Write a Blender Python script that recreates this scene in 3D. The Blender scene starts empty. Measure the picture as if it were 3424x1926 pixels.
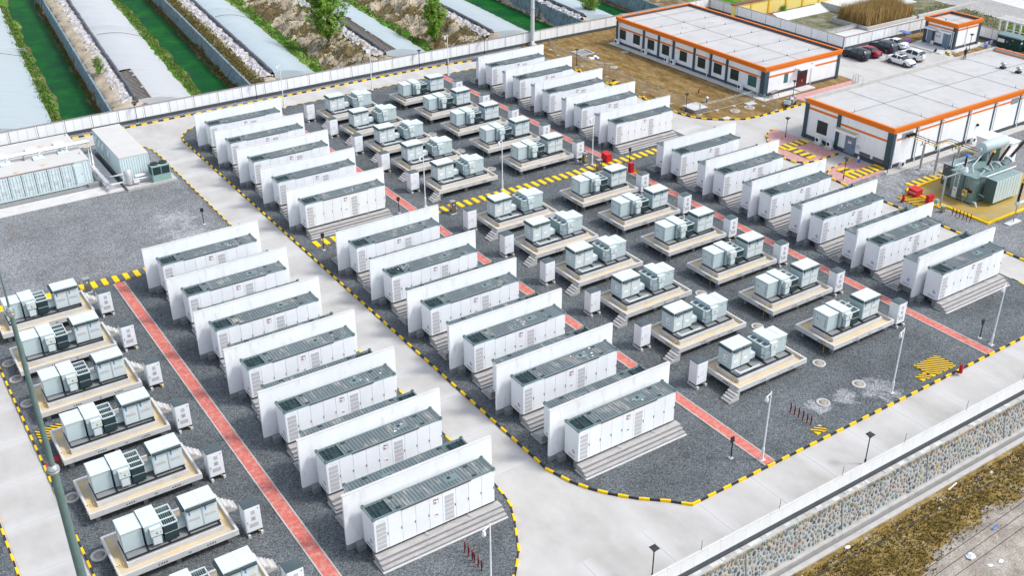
import bpy, math, random
import numpy as np
from mathutils import Vector, Matrix, noise
R = math.radians
random.seed(7)
sc = bpy.context.scene
col = sc.collection

# ------------------------------------------------------------------ camera
cam_d = bpy.data.cameras.new('camera'); cam = bpy.data.objects.new('camera', cam_d); col.objects.link(cam)
cam_d.sensor_width = 36.0; cam_d.lens = 3545.33 / 3424 * 36
cam_d.clip_start = 1.0; cam_d.clip_end = 3000
_az, _el, _ro = R(33.79860562), R(29.08432353), R(-0.22988375)
_f = Vector((math.sin(_az)*math.cos(_el), math.cos(_az)*math.cos(_el), -math.sin(_el)))
_r = Vector((math.cos(_az), -math.sin(_az), 0)); _u = _r.cross(_f)
_c, _s = math.cos(_ro), math.sin(_ro)
_rr = _c*_r + _s*_u; _uu = -_s*_r + _c*_u
cam.matrix_world = Matrix(((_rr.x, _uu.x, -_f.x, -36.6465), (_rr.y, _uu.y, -_f.y, -84.9240), (_rr.z, _uu.z, -_f.z, 49.0638), (0, 0, 0, 1)))
sc.camera = cam

# ------------------------------------------------------------------ light
SUN_AZ, SUN_EL = 128.0, 50.0          # compass from +Y towards +X
world = bpy.data.worlds.new('World'); sc.world = world; world.use_nodes = True
nt = world.node_tree; bg = nt.nodes['Background']
sky = nt.nodes.new('ShaderNodeTexSky'); sky.sky_type = 'NISHITA'; sky.sun_disc = False
sky.sun_elevation = R(SUN_EL); sky.sun_rotation = R(SUN_AZ); sky.air_density = 1.0; sky.dust_density = 2.0
hsv = nt.nodes.new('ShaderNodeHueSaturation'); hsv.inputs['Saturation'].default_value = 0.55   # thin overcast: paler than a clear blue sky
nt.links.new(sky.outputs[0], hsv.inputs['Color']); nt.links.new(hsv.outputs[0], bg.inputs[0]); bg.inputs[1].default_value = 0.15
sd = bpy.data.lights.new('sun', 'SUN'); sd.energy = 1.5; sd.angle = R(11); sd.color = (1.0, 0.97, 0.93)
sun = bpy.data.objects.new('sun', sd); col.objects.link(sun)
_d = Vector((math.sin(R(SUN_AZ))*math.cos(R(SUN_EL)), math.cos(R(SUN_AZ))*math.cos(R(SUN_EL)), math.sin(R(SUN_EL))))
sun.rotation_euler = _d.to_track_quat('Z', 'Y').to_euler(); sun.location = (0, 0, 60)
sc.view_settings.view_transform = 'Standard'; sc.view_settings.look = 'None'
sc.view_settings.gamma = 1; sc.view_settings.use_curve_mapping = False
sc.view_settings.exposure = 0.77

# ------------------------------------------------------------------ materials
def s2l(c):
    return tuple((x/12.92 if x <= .04045 else ((x+.055)/1.055)**2.4) for x in c)
MATS = {}
def mat(name, c, r=.6, m=0.0, v=.06, s=1.5, c2=None, lo=.55, hi=.7, s2=1.2, bump=0.0, bs=20, world=False, stretch=None, spec=.3, rnd=0.0):
    """c linear base colour; v brightness variation at scale s; c2 patches of another colour; bump fine relief"""
    M = bpy.data.materials.new(name); M.use_nodes = True; n = M.node_tree; N = n.nodes; Lk = n.links.new
    b = N['Principled BSDF']; b.inputs['Roughness'].default_value = r; b.inputs['Metallic'].default_value = m
    b.inputs['Specular IOR Level'].default_value = spec
    if world: src = N.new('ShaderNodeNewGeometry').outputs['Position']
    else:
        tc = N.new('ShaderNodeTexCoord'); oi = N.new('ShaderNodeObjectInfo')
        mu = N.new('ShaderNodeMath'); mu.operation = 'MULTIPLY'; mu.inputs[1].default_value = 37.0; Lk(oi.outputs['Random'], mu.inputs[0])
        va = N.new('ShaderNodeVectorMath'); va.operation = 'ADD'; Lk(tc.outputs['Object'], va.inputs[0]); Lk(mu.outputs[0], va.inputs[1]); src = va.outputs[0]
    if stretch:
        mp = N.new('ShaderNodeMapping'); mp.inputs['Scale'].default_value = stretch; Lk(src, mp.inputs['Vector']); src = mp.outputs[0]
    def nz(scale, det=4, rough=.6):
        t = N.new('ShaderNodeTexNoise'); t.inputs['Scale'].default_value = scale; t.inputs['Detail'].default_value = det; t.inputs['Roughness'].default_value = rough
        Lk(src, t.inputs['Vector']); return t.outputs['Fac']
    def ramp(fac, a, bb, lo_, hi_):
        q = N.new('ShaderNodeMapRange'); q.inputs['From Min'].default_value = lo_; q.inputs['From Max'].default_value = hi_
        q.inputs['To Min'].default_value = a; q.inputs['To Max'].default_value = bb; Lk(fac, q.inputs['Value']); return q.outputs[0]
    mul = ramp(nz(s), 1-v, 1+v, .3, .7)
    if rnd:
        oi2 = N.new('ShaderNodeObjectInfo'); rr = ramp(oi2.outputs['Random'], 1-rnd, 1+rnd, 0, 1)
        mm = N.new('ShaderNodeMath'); mm.operation = 'MULTIPLY'; Lk(mul, mm.inputs[0]); Lk(rr, mm.inputs[1]); mul = mm.outputs[0]
    base = None
    if c2 is not None:
        mx = N.new('ShaderNodeMix'); mx.data_type = 'RGBA'; mx.inputs['A'].default_value = (*c, 1); mx.inputs['B'].default_value = (*c2, 1)
        Lk(ramp(nz(s2, 5, .65), 0, 1, lo, hi), mx.inputs['Factor']); base = mx.outputs['Result']
    vm = N.new('ShaderNodeVectorMath'); vm.operation = 'SCALE'
    if base: Lk(base, vm.inputs[0])
    else: vm.inputs[0].default_value = c
    Lk(mul, vm.inputs['Scale']); Lk(vm.outputs[0], b.inputs['Base Color'])
    if bump:
        bp_ = N.new('ShaderNodeBump'); bp_.inputs['Strength'].default_value = bump; bp_.inputs['Distance'].default_value = .05; Lk(nz(bs, 3), bp_.inputs['Height']); Lk(bp_.outputs[0], b.inputs['Normal'])
    MATS[name] = M; return M

def road_mat(name, axis, p):
    M = ROAD.copy(); M.name = name; n = M.node_tree; N = n.nodes; Lk = n.links.new
    b = N['Principled BSDF']; old = b.inputs['Base Color'].links[0].from_socket
    tc = N.new('ShaderNodeTexCoord'); s = N.new('ShaderNodeSeparateXYZ'); Lk(tc.outputs['Object'], s.inputs[0])
    g = N.new('ShaderNodeNewGeometry'); t = N.new('ShaderNodeTexNoise'); t.inputs['Scale'].default_value = .8; t.inputs['Detail'].default_value = 4; Lk(g.outputs['Position'], t.inputs['Vector'])
    m1 = N.new('ShaderNodeMath'); m1.operation = 'SUBTRACT'; Lk(s.outputs[axis], m1.inputs[0]); m1.inputs[1].default_value = p/2
    m2 = N.new('ShaderNodeMath'); m2.operation = 'ABSOLUTE'; Lk(m1.outputs[0], m2.inputs[0])
    m3 = N.new('ShaderNodeMath'); m3.operation = 'ADD'; Lk(m2.outputs[0], m3.inputs[0]); Lk(t.outputs['Fac'], m3.inputs[1])
    q = N.new('ShaderNodeMapRange'); q.inputs['From Min'].default_value = p/2-.5; q.inputs['From Max'].default_value = p/2+.35; q.inputs['To Max'].default_value = .6; Lk(m3.outputs[0], q.inputs['Value'])
    mx = N.new('ShaderNodeMix'); mx.data_type = 'RGBA'; Lk(old, mx.inputs['A']); mx.inputs['B'].default_value = (.56,.56,.55,1); Lk(q.outputs[0], mx.inputs['Factor']); Lk(mx.outputs['Result'], b.inputs['Base Color'])
    return M
W_ = mat('white_paint', (.80, .825, .845), .45, v=.035, s=.8, rnd=.02)
WALLW = mat('white_render', (.81, .83, .845), .8, v=.04, s=.6, c2=(.56, .57, .57), lo=.56, hi=.85, s2=1.1, bump=.1, bs=8, stretch=(1.6, 1.6, .45), rnd=.02)
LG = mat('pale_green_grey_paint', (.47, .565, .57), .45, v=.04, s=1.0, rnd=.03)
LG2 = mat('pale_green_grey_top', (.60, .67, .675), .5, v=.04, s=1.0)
RADL = mat('radiator_grey_blue', (.25, .335, .345), .5, v=.08)
SLATER = mat('dark_slate_roof', (.075, .10, .108), .4, v=.12, c2=(.16, .18, .18), lo=.58, hi=.75)
STEPR = mat('shaded_riser_concrete', (.26, .26, .27), .9, v=.15, s=2)  # weathered risers, with the shading of their front faces painted in as darker grey
TEAL = mat('grey_green_metal', (.155, .225, .225), .5, v=.08)
DTEAL = mat('dark_green_grey_metal', (.035, .06, .062), .5, v=.1)
ROOFM = mat('container_roof_grey_green', (.145, .178, .190), .55, v=.10, s=.6, c2=(.42, .385, .34), lo=.53, hi=.72, s2=.9, stretch=(1.8, .6, 1), rnd=.06)
LOUV = mat('louvre_grey', (.50, .50, .51), .7, v=.05)
GRIL = mat('dark_grille', (.022, .045, .052), .5, v=.15, s=6)
BLK = mat('black_metal', (.02, .022, .025), .5, v=.1)
RED = mat('red_paint', (.55, .02, .03), .4, v=.1)
DRED = mat('dark_red_paint', (.22, .015, .02), .45, v=.15)
YEL = mat('yellow_paint', (.92, .58, .001), .5, v=.08, s=3, c2=(.62, .42, .08), lo=.58, hi=.75, s2=6)
ORG = mat('orange_paint', (.72, .17, .006), .55, v=.04)
SLATE = mat('slate_grey_paint', (.045, .08, .10), .6, v=.08)
CONC = mat('concrete', (.47, .46, .44), .85, v=.08, s=1.2, c2=(.36, .34, .31), lo=.5, hi=.75, s2=1.6, bump=.15, bs=10)
CONCL = mat('pale_concrete', (.58, .575, .56), .85, v=.06, s=.8, c2=(.48, .46, .44), lo=.52, hi=.78, s2=1.0, bump=.1)
CONCD = mat('grey_concrete', (.24, .25, .255), .85, v=.1, s=1.5, bump=.15)
TRAYF = mat('cream_tray_floor', (.62, .49, .29), .8, v=.08, s=.8, c2=(.54, .48, .38), lo=.45, hi=.62, s2=.5)
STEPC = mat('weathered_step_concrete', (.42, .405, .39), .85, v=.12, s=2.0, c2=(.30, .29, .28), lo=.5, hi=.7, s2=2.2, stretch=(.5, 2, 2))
ROAD = mat('road_concrete', (.475, .465, .445), .8, v=.08, s=.5, c2=(.40, .385, .36), lo=.48, hi=.72, s2=.22, world=True, bump=.05, rnd=.02, stretch=(1, .6, 1))
ROADXB = mat('road_concrete_east_west', (.50, .495, .475), .8, v=.06, s=.35, c2=(.42, .41, .385), lo=.45, hi=.62, s2=.5, world=True, bump=.05, rnd=.02, stretch=(.25, 1.3, 1))
PALE = mat('bleached_concrete', (.58, .58, .565), .85, v=.07, s=.8, world=True)
ROADX = road_mat('road_slab_east_west', 0, 5.13); ROADY = road_mat('road_slab_north_south', 1, 5.13)
ROOFC = mat('flat_roof_concrete', (.475, .475, .468), .85, v=.06, s=.3, c2=(.40, .40, .39), lo=.52, hi=.75, s2=.4, bump=.05, world=True)
PWALL = mat('perimeter_wall_paint', (.78, .80, .805), .75, v=.03, s=.8, rnd=.03)
COPE = mat('coping_stone', (.27, .245, .235), .8, v=.12)
TRIM = mat('dark_grey_base_paint', (.075, .085, .095), .7, v=.12)
GLASS = mat('dark_glass', (.02, .034, .034), .3, v=.1, spec=.35)
TGLASS = mat('teal_glass', (.02, .14, .14), .12, v=.1, spec=.6)
FRAME = mat('window_frame_grey', (.05, .07, .08), .5)
STEEL = mat('galvanised_steel', (.42, .45, .46), .4, m=.5, v=.08)
SSTEEL = mat('stainless_steel', (.42, .40, .36), .25, m=.85, v=.1)
CHROME = mat('shiny_pipe_cladding', (.60, .61, .63), .35, m=.3, v=.08)
DOORG = mat('blue_grey_door_paint', (.17, .235, .30), .5, v=.06)
MAROON = mat('maroon_door_paint', (.09, .012, .02), .4, v=.08)
BROWNP = mat('brown_porcelain', (.035, .012, .012), .2, v=.1, spec=.6)
KBLK = mat('black_kerb_paint', (.035, .037, .04), .7, v=.2, s=4)
PGREY = mat('grey_cover_paint', (.11, .11, .115), .6, v=.12, s=4)
BLUE = mat('blue_print', (.02, .2, .65), .5)
WSTK = mat('white_sticker', (.82, .82, .84), .5)
CONT = mat('pale_blue_green_container_paint', (.60, .70, .71), .45, v=.03)
CREAM = mat('cream_roof_paint', (.56, .55, .525), .55, v=.04, s=.5)
TMAST = mat('grey_green_mast_paint', (.12, .19, .185), .4, v=.12, s=2)
PIPEG = mat('pale_grey_pole_paint', (.56, .60, .60), .4, v=.05)
BRWN = mat('rusty_brown', (.14, .07, .04), .8, v=.2)
SKIN = mat('skin', (.45, .25, .16), .6)
HAIR = mat('black_hair', (.012, .010, .010), .6)
CWHITE = mat('white_cloth', (.75, .76, .80), .8)
CBLACK = mat('black_cloth', (.02, .02, .022), .8)
PURP = mat('purple_cloth', (.18, .06, .30), .8)

def special_gravel():
    M = bpy.data.materials.new('dark_gravel'); M.use_nodes = True; n = M.node_tree; N = n.nodes; Lk = n.links.new
    b = N['Principled BSDF']; b.inputs['Roughness'].default_value = .95; b.inputs['Specular IOR Level'].default_value = .15
    g = N.new('ShaderNodeNewGeometry').outputs['Position']
    def vor(s):
        v = N.new('ShaderNodeTexVoronoi'); v.inputs['Scale'].default_value = s; Lk(g, v.inputs['Vector'])
        sp = N.new('ShaderNodeSeparateColor'); Lk(v.outputs['Color'], sp.inputs[0]); return sp.outputs[0]
    def nz(s, d=4):
        t = N.new('ShaderNodeTexNoise'); t.inputs['Scale'].default_value = s; t.inputs['Detail'].default_value = d; t.inputs['Roughness'].default_value = .65; Lk(g, t.inputs['Vector']); return t.outputs['Fac']
    def mr(x, a, c, t0, t1):
        q = N.new('ShaderNodeMapRange'); q.inputs['From Min'].default_value = a; q.inputs['From Max'].default_value = c; q.inputs['To Min'].default_value = t0; q.inputs['To Max'].default_value = t1; Lk(x, q.inputs['Value']); return q.outputs[0]
    def ma(op, x, y):
        q = N.new('ShaderNodeMath'); q.operation = op
        for i, k in enumerate((x, y)):
            if hasattr(k, 'links'): Lk(k, q.inputs[i])
            else: q.inputs[i].default_value = k
        return q.outputs[0]
    sp = ma('MULTIPLY', mr(vor(12.0), 0, 1, .55, 1.45), mr(vor(24.0), 0, 1, .5, 1.5))
    big = mr(nz(.16, 7), .3, .75, .74, 1.38)
    val = ma('MULTIPLY', sp, big)
    # explicit dusty / pale places (positions of the stains on the ground)
    dust = None
    for (x, y, rad) in ((27.6, -42.3, 1.7), (24.6, -41.6, 1.1), (21.6, -41.2, 1.0), (-9.5, 17.0, 3.2), (-9.0, 21.5, 2.5), (66, -8, 0.1), (70, -16.0, 4.0), (63.5, -15.0, 3.0)):
        vd = N.new('ShaderNodeVectorMath'); vd.operation = 'DISTANCE'; Lk(g, vd.inputs[0]); vd.inputs[1].default_value = (x, y, 0)
        k = mr(ma('ADD', vd.outputs['Value'], mr(nz(.9, 5), .3, .7, -rad*.7, rad*.7)), rad*.55, rad, .8, 0)
        dust = k if dust is None else ma('MAXIMUM', dust, k)
    sx = N.new('ShaderNodeSeparateXYZ'); Lk(g, sx.inputs[0])
    # the open upper-left yard and the ground round the transformer are dustier
    west = ma('MULTIPLY', mr(sx.outputs[0], -4.5, -5.5, 0, 1), mr(sx.outputs[1], 10.5, 13.5, 0, 1))
    east = mr(sx.outputs[0], 57, 58.5, 0, 1)
    area = ma('MULTIPLY', ma('MAXIMUM', ma('MAXIMUM', west, east), mr(sx.outputs[1], 52.8, 53.2, 0, 1)), .42)
    dust = ma('MAXIMUM', dust, area)
    mx = N.new('ShaderNodeMix'); mx.data_type = 'RGBA'; mx.inputs['A'].default_value = (.115, .128, .135, 1); mx.inputs['B'].default_value = (.33, .335, .345, 1); Lk(dust, mx.inputs['Factor'])
    brown = ma('MULTIPLY', mr(nz(.22, 5), .55, .7, 0, .5), mr(nz(3.0, 5), .45, .6, 0, 1))
    brown = ma('MULTIPLY', brown, ma('MAXIMUM', west, .25))
    mx2 = N.new('ShaderNodeMix'); mx2.data_type = 'RGBA'; Lk(mx.outputs['Result'], mx2.inputs['A']); mx2.inputs['B'].default_value = (.22, .15, .10, 1); Lk(brown, mx2.inputs['Factor'])
    vm = N.new('ShaderNodeVectorMath'); vm.operation = 'SCALE'; Lk(mx2.outputs['Result'], vm.inputs[0]); Lk(val, vm.inputs['Scale']); Lk(vm.outputs[0], b.inputs['Base Color'])
    bu = N.new('ShaderNodeBump'); bu.inputs['Strength'].default_value = .6; bu.inputs['Distance'].default_value = .04; Lk(vor(14.0), bu.inputs['Height']); Lk(bu.outputs[0], b.inputs['Normal'])
    return M
GRAVEL = special_gravel()

def soil_mat(name, cols, scale, speck=0.5, sp_scale=6.0, rough=.95, stretch=None):
    """three-tone ground: colours mixed by noise, fine speckle on top"""
    M = bpy.data.materials.new(name); M.use_nodes = True; n = M.node_tree; N = n.nodes; Lk = n.links.new
    b = N['Principled BSDF']; b.inputs['Roughness'].default_value = rough; b.inputs['Specular IOR Level'].default_value = .1
    g = N.new('ShaderNodeNewGeometry').outputs['Position']
    if stretch:
        mp = N.new('ShaderNodeMapping'); mp.inputs['Scale'].default_value = stretch; Lk(g, mp.inputs['Vector']); g = mp.outputs[0]
    def nz(s, d=6, r=.7):
        t = N.new('ShaderNodeTexNoise'); t.inputs['Scale'].default_value = s; t.inputs['Detail'].default_value = d; t.inputs['Roughness'].default_value = r; Lk(g, t.inputs['Vector']); return t.outputs['Fac']
    cr = N.new('ShaderNodeValToRGB'); e = cr.color_ramp.elements
    k = len(cols)
    e[0].position = .34; e[0].color = (*cols[0], 1); e[1].position = .66; e[1].color = (*cols[-1], 1)
    for i in range(1, k-1):
        x = e.new(.34 + .32*i/(k-1)); x.color = (*cols[i], 1)
    Lk(nz(scale), cr.inputs[0])
    q = N.new('ShaderNodeMapRange'); q.inputs['From Min'].default_value = .3; q.inputs['From Max'].default_value = .7; q.inputs['To Min'].default_value = 1-speck; q.inputs['To Max'].default_value = 1+speck; Lk(nz(sp_scale, 3), q.inputs['Value'])
    vm = N.new('ShaderNodeVectorMath'); vm.operation = 'SCALE'; Lk(cr.outputs[0], vm.inputs[0]); Lk(q.outputs[0], vm.inputs['Scale']); Lk(vm.outputs[0], b.inputs['Base Color'])
    bu = N.new('ShaderNodeBump'); bu.inputs['Strength'].default_value = .5; bu.inputs['Distance'].default_value = .1; Lk(nz(sp_scale, 3), bu.inputs['Height']); Lk(bu.outputs[0], b.inputs['Normal'])
    return M
DIRT = soil_mat('brown_yard_soil', [(.12, .078, .028), (.22, .145, .055), (.33, .235, .11)], .8, .4, 4, stretch=(1, .3, 1))
DRYG = soil_mat('dry_weedy_soil', [(.14, .10, .03), (.26, .18, .06), (.34, .27, .13)], .6, .4, 5)
PALED = soil_mat('pale_stony_dirt', [(.22, .19, .155), (.31, .275, .235), (.40, .37, .33)], .5, .3, 8)
SAND = soil_mat('eroded_sand_bank', [(.48, .42, .32), (.42, .36, .27), (.26, .21, .15)], .3, .22, 2.2)
GRASS = soil_mat('green_grass_bank', [(.03, .14, .008), (.08, .20, .02), (.30, .24, .12)], .7, .45, 5)
MUD = soil_mat('dark_mud', [(.07, .055, .04), (.13, .10, .07), (.20, .16, .11)], .6, .4, 4)
BASING = soil_mat('grey_green_basin_ground', [(.10, .11, .06), (.17, .165, .10), (.26, .25, .19)], .5, .4, 4)
ALGAE = soil_mat('green_algae_water', [(.0004, .046, .013), (.0006, .075, .012), (.008, .12, .005)], .25, .15, 8, rough=.6)
WALLD = mat('stained_canal_wall', (.19, .26, .30), .85, v=.25, s=1.0, c2=(.12, .13, .13), lo=.5, hi=.65, s2=1.2, world=True)
REDBR = mat('red_brick_rubble', (.22, .08, .06), .9, v=.3, s=5, world=True)
YWALL = mat('yellow_house_paint', (.80, .66, .22), .8, v=.03)

def brick_mat(name, c1, c2, mortar, sx, sy, worn=None):
    M = bpy.data.materials.new(name); M.use_nodes = True; n = M.node_tree; N = n.nodes; Lk = n.links.new
    b = N['Principled BSDF']; b.inputs['Roughness'].default_value = .85
    g = N.new('ShaderNodeNewGeometry').outputs['Position']
    br = N.new('ShaderNodeTexBrick'); br.inputs['Color1'].default_value = (*c1, 1); br.inputs['Color2'].default_value = (*c2, 1); br.inputs['Mortar'].default_value = (*mortar, 1)
    br.inputs['Scale'].default_value = 1.0; br.inputs['Brick Width'].default_value = sx; br.inputs['Row Height'].default_value = sy; br.inputs['Mortar Size'].default_value = .012
    Lk(g, br.inputs['Vector'])
    t = N.new('ShaderNodeTexNoise'); t.inputs['Scale'].default_value = 2.2; t.inputs['Detail'].default_value = 8; t.inputs['Roughness'].default_value = .75; Lk(g, t.inputs['Vector'])
    q = N.new('ShaderNodeMapRange'); q.inputs['From Min'].default_value = .46; q.inputs['From Max'].default_value = .64; q.inputs['To Min'].default_value = 0; q.inputs['To Max'].default_value = .75; Lk(t.outputs['Fac'], q.inputs['Value'])
    mx = N.new('ShaderNodeMix'); mx.data_type = 'RGBA'; Lk(br.outputs['Color'], mx.inputs['A']); mx.inputs['B'].default_value = (*(worn or mortar), 1); Lk(q.outputs[0], mx.inputs['Factor'])
    Lk(mx.outputs['Result'], b.inputs['Base Color']); return M
REDPAVE = brick_mat('red_paving_brick', (.60, .085, .06), (.50, .11, .085), (.52, .20, .16), .2, .1, (.60, .34, .29))
PINKPAVE = brick_mat('faded_red_paving', (.46, .16, .14), (.52, .22, .20), (.50, .38, .36), .2, .1, (.56, .42, .40))

def hazard_mat():
    M = bpy.data.materials.new('yellow_black_hazard_tape'); M.use_nodes = True; n = M.node_tree; N = n.nodes; Lk = n.links.new
    b = N['Principled BSDF']; b.inputs['Roughness'].default_value = .6
    tc = N.new('ShaderNodeTexCoord'); w = N.new('ShaderNodeTexWave'); w.wave_type = 'BANDS'; w.bands_direction = 'DIAGONAL'; w.inputs['Scale'].default_value = 1.6; Lk(tc.outputs['Object'], w.inputs['Vector'])
    cr = N.new('ShaderNodeValToRGB'); cr.color_ramp.interpolation = 'CONSTANT'; e = cr.color_ramp.elements; e[0].color = (.82, .5, .01, 1); e[1].position = .5; e[1].color = (.02, .02, .02, 1)
    Lk(w.outputs['Fac'], cr.inputs[0]); Lk(cr.outputs[0], b.inputs['Base Color']); return M
HAZ = hazard_mat()

# ------------------------------------------------------------------ mesh helpers
class MB:
    def __init__(self): self.v = []; self.f = []; self.m = []; self.s = []; self.mats = []
    def mi(self, m):
        if m not in self.mats: self.mats.append(m)
        return self.mats.index(m)
    def add(self, vs, fs, m, smooth=False):
        o = len(self.v); self.v += [tuple(x) for x in vs]; k = self.mi(m)
        for f in fs: self.f.append([o+i for i in f]); self.m.append(k); self.s.append(smooth)
        return self
    def box(self, x0, x1, y0, y1, z0, z1, m):
        return self.add([(x0,y0,z0),(x1,y0,z0),(x1,y1,z0),(x0,y1,z0),(x0,y0,z1),(x1,y0,z1),(x1,y1,z1),(x0,y1,z1)],
            [(0,3,2,1),(4,5,6,7),(0,1,5,4),(1,2,6,5),(2,3,7,6),(3,0,4,7)], m)
    def hexa(self, b, t, m):
        return self.add(list(b)+list(t), [(0,3,2,1),(4,5,6,7),(0,1,5,4),(1,2,6,5),(2,3,7,6),(3,0,4,7)], m)
    def tube(self, pts, r, m, n=8, r2=None, caps=True):
        pts = [Vector(p) for p in pts]; k = len(pts); vs = []
        for i, p in enumerate(pts):
            d = (pts[min(i+1,k-1)] - pts[max(i-1,0)]).normalized()
            a = d.cross(Vector((0,0,1))) if abs(d.z) < .95 else d.cross(Vector((1,0,0)))
            a.normalize(); b = d.cross(a); rr = r if r2 is None else r + (r2-r)*i/(k-1)
            for j in range(n):
                t = 2*math.pi*j/n; vs.append(p + (a*math.cos(t) + b*math.sin(t))*rr)
        fs = [(i*n+j, i*n+(j+1)%n, (i+1)*n+(j+1)%n, (i+1)*n+j) for i in range(k-1) for j in range(n)]
        self.add(vs, fs, m, True)
        if caps:
            self.add(vs[:n], [tuple(range(n))[::-1]], m); self.add(vs[-n:], [tuple(range(n))], m)
        return self
    def lathe(self, c, prof, m, n=12, axis='z'):
        vs = []
        for (r, h) in prof:
            for j in range(n):
                t = 2*math.pi*j/n; a, b = r*math.cos(t), r*math.sin(t)
                vs.append((c[0]+a, c[1]+b, c[2]+h) if axis == 'z' else ((c[0]+h, c[1]+a, c[2]+b) if axis == 'x' else (c[0]+a, c[1]+h, c[2]+b)))
        k = len(prof); fs = [(i*n+j, i*n+(j+1)%n, (i+1)*n+(j+1)%n, (i+1)*n+j) for i in range(k-1) for j in range(n)]
        self.add(vs, fs, m, True); self.add(vs[:n], [tuple(range(n))[::-1]], m); self.add(vs[-n:], [tuple(range(n))], m); return self
    def prism(self, poly, z0, z1, m, ms=None):
        n = len(poly); vs = [(p[0],p[1],z0) for p in poly]+[(p[0],p[1],z1) for p in poly]
        self.add(vs, [tuple(range(n, 2*n))], m)
        self.add(vs, [(i, (i+1)%n, n+(i+1)%n, n+i) for i in range(n)], ms or m); return self
    def build(self, name, parent=None, loc=(0,0,0), rz=0):
        me = bpy.data.meshes.new(name); me.from_pydata(self.v, [], self.f)
        for m in self.mats: me.materials.append(m)
        me.polygons.foreach_set('material_index', self.m); me.polygons.foreach_set('use_smooth', self.s); me.update()
        o = bpy.data.objects.new(name, me); col.objects.link(o); o.location = loc; o.rotation_euler = (0,0,rz)
        if parent: o.parent = parent
        return o
def B(*a): return MB().box(*a)
def inst(o, name=None, parent=None, loc=None, rz=None):
    c = o.copy(); col.objects.link(c)
    if parent is not None: c.parent = parent
    if loc is not None: c.location = loc
    if rz is not None: c.rotation_euler = (0,0,rz)
    return c
def tag(o, label=None, cat=None, group=None, kind=None):
    if label: o['label'] = label
    if cat: o['category'] = cat
    if group: o['group'] = group
    if kind: o['kind'] = kind
    return o
def empty(name, loc=(0,0,0), rz=0, label=None, cat=None, group=None, kind=None):
    o = bpy.data.objects.new(name, None); o.empty_display_size = .3; col.objects.link(o); o.location = loc; o.rotation_euler = (0,0,rz)
    return tag(o, label, cat, group, kind)
def kids(o, _c={}):
    return list(o.children)
def copy_tree(o, parent=None):
    c = o.copy(); col.objects.link(c)
    if parent: c.parent = parent
    for ch in o.children: copy_tree(ch, c)
    return c
def text_mesh(body, size, m, name, parent, loc, rot, align='CENTER'):
    cu = bpy.data.curves.new(name, 'FONT'); cu.body = body; cu.size = size; cu.align_x = align; cu.align_y = 'CENTER'; cu.resolution_u = 2
    t = bpy.data.objects.new(name, cu); col.objects.link(t)
    me = bpy.data.meshes.new_from_object(t.evaluated_get(bpy.context.evaluated_depsgraph_get())); bpy.data.objects.remove(t)
    me.materials.clear(); me.materials.append(m)
    o = bpy.data.objects.new(name, me); col.objects.link(o); o.location = loc; o.rotation_euler = rot
    if parent: o.parent = parent
    return o
def arc(cx, cy, r, a0, a1, n=8):
    return [(cx+r*math.cos(R(a0+(a1-a0)*i/n)), cy+r*math.sin(R(a0+(a1-a0)*i/n))) for i in range(n+1)]
ORD = ['first', 'second', 'third', 'fourth', 'fifth', 'sixth', 'seventh', 'eighth', 'ninth', 'tenth', 'eleventh', 'twelfth']
# ================================================================== SETTING
def sheet(name, poly, z0, z1, m, label, cat, ms=None, kind='structure'):
    return tag(MB().prism(poly, z0, z1, m, ms).build(name), label, cat, kind=kind)
def noisy(poly, step=1.2, amp=.35, seed=0):
    out = []
    for i in range(len(poly)):
        a, b = Vector(poly[i]), Vector(poly[(i+1) % len(poly)]); n = max(1, int((b-a).length/step))
        for k in range(n):
            p = a.lerp(b, k/n); q = noise.noise_vector(Vector((p.x*.6+seed, p.y*.6, seed)))
            out.append((p.x+q.x*amp*2, p.y+q.y*amp*2))
    return out
sheet('outer_ground', [(-900,-900),(900,-900),(900,900),(-900,900)], -3.4, -2.9, DRYG, 'brown dry open land beyond the walled yard', 'ground')
sheet('site_ground', [(-120,-49.6),(123,-49.6),(123,23.4),(99.5,23.4),(99.5,54.3),(-120,54.3)], -2.8, -.13, ROAD, 'pale concrete yard surface between the gravel beds and buildings', 'yard', CONCD)

# ---- road slabs
def slabs(name, label, x0, x1, y0, y1, n, along, m):
    root = empty(name, (0,0,0), 0, label, 'road', kind='structure')
    L = (x1-x0) if along == 'x' else (y1-y0); p = L/n
    a = MB().box(0, (p-.02) if along == 'x' else x1-x0, 0, (y1-y0) if along == 'x' else p-.02, 0, .02, m).build('road_slab', root, (x0, y0, -.13))
    for i in range(1, n): inst(a, parent=root, loc=(x0+(i*p if along == 'x' else 0), y0+(i*p if along == 'y' else 0), -.13))
    return root
slabs('south_road', 'pale concrete road along the wall above the stone embankment', -40, 52, -49.45, -44.5, 18, 'x', ROADX)
slabs('centre_road', 'pale concrete road running up between left and middle firewall rows', -4.55, -.75, -34, 43, 15, 'y', ROADY)
slabs('north_road', 'pale concrete road along the far panelled wall', 6, 44, 48.8, 52.85, 7, 'x', ROADX)
slabs('west_road', 'pale concrete road at the lower left corner of the photo', -34.75, -31.05, -46, 36, 16, 'y', ROADY)
slabs('east_road', 'pale concrete road between the right firewall row and the transformer bay', 53.45, 57.6, -34, 16, 10, 'y', ROADY)

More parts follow.
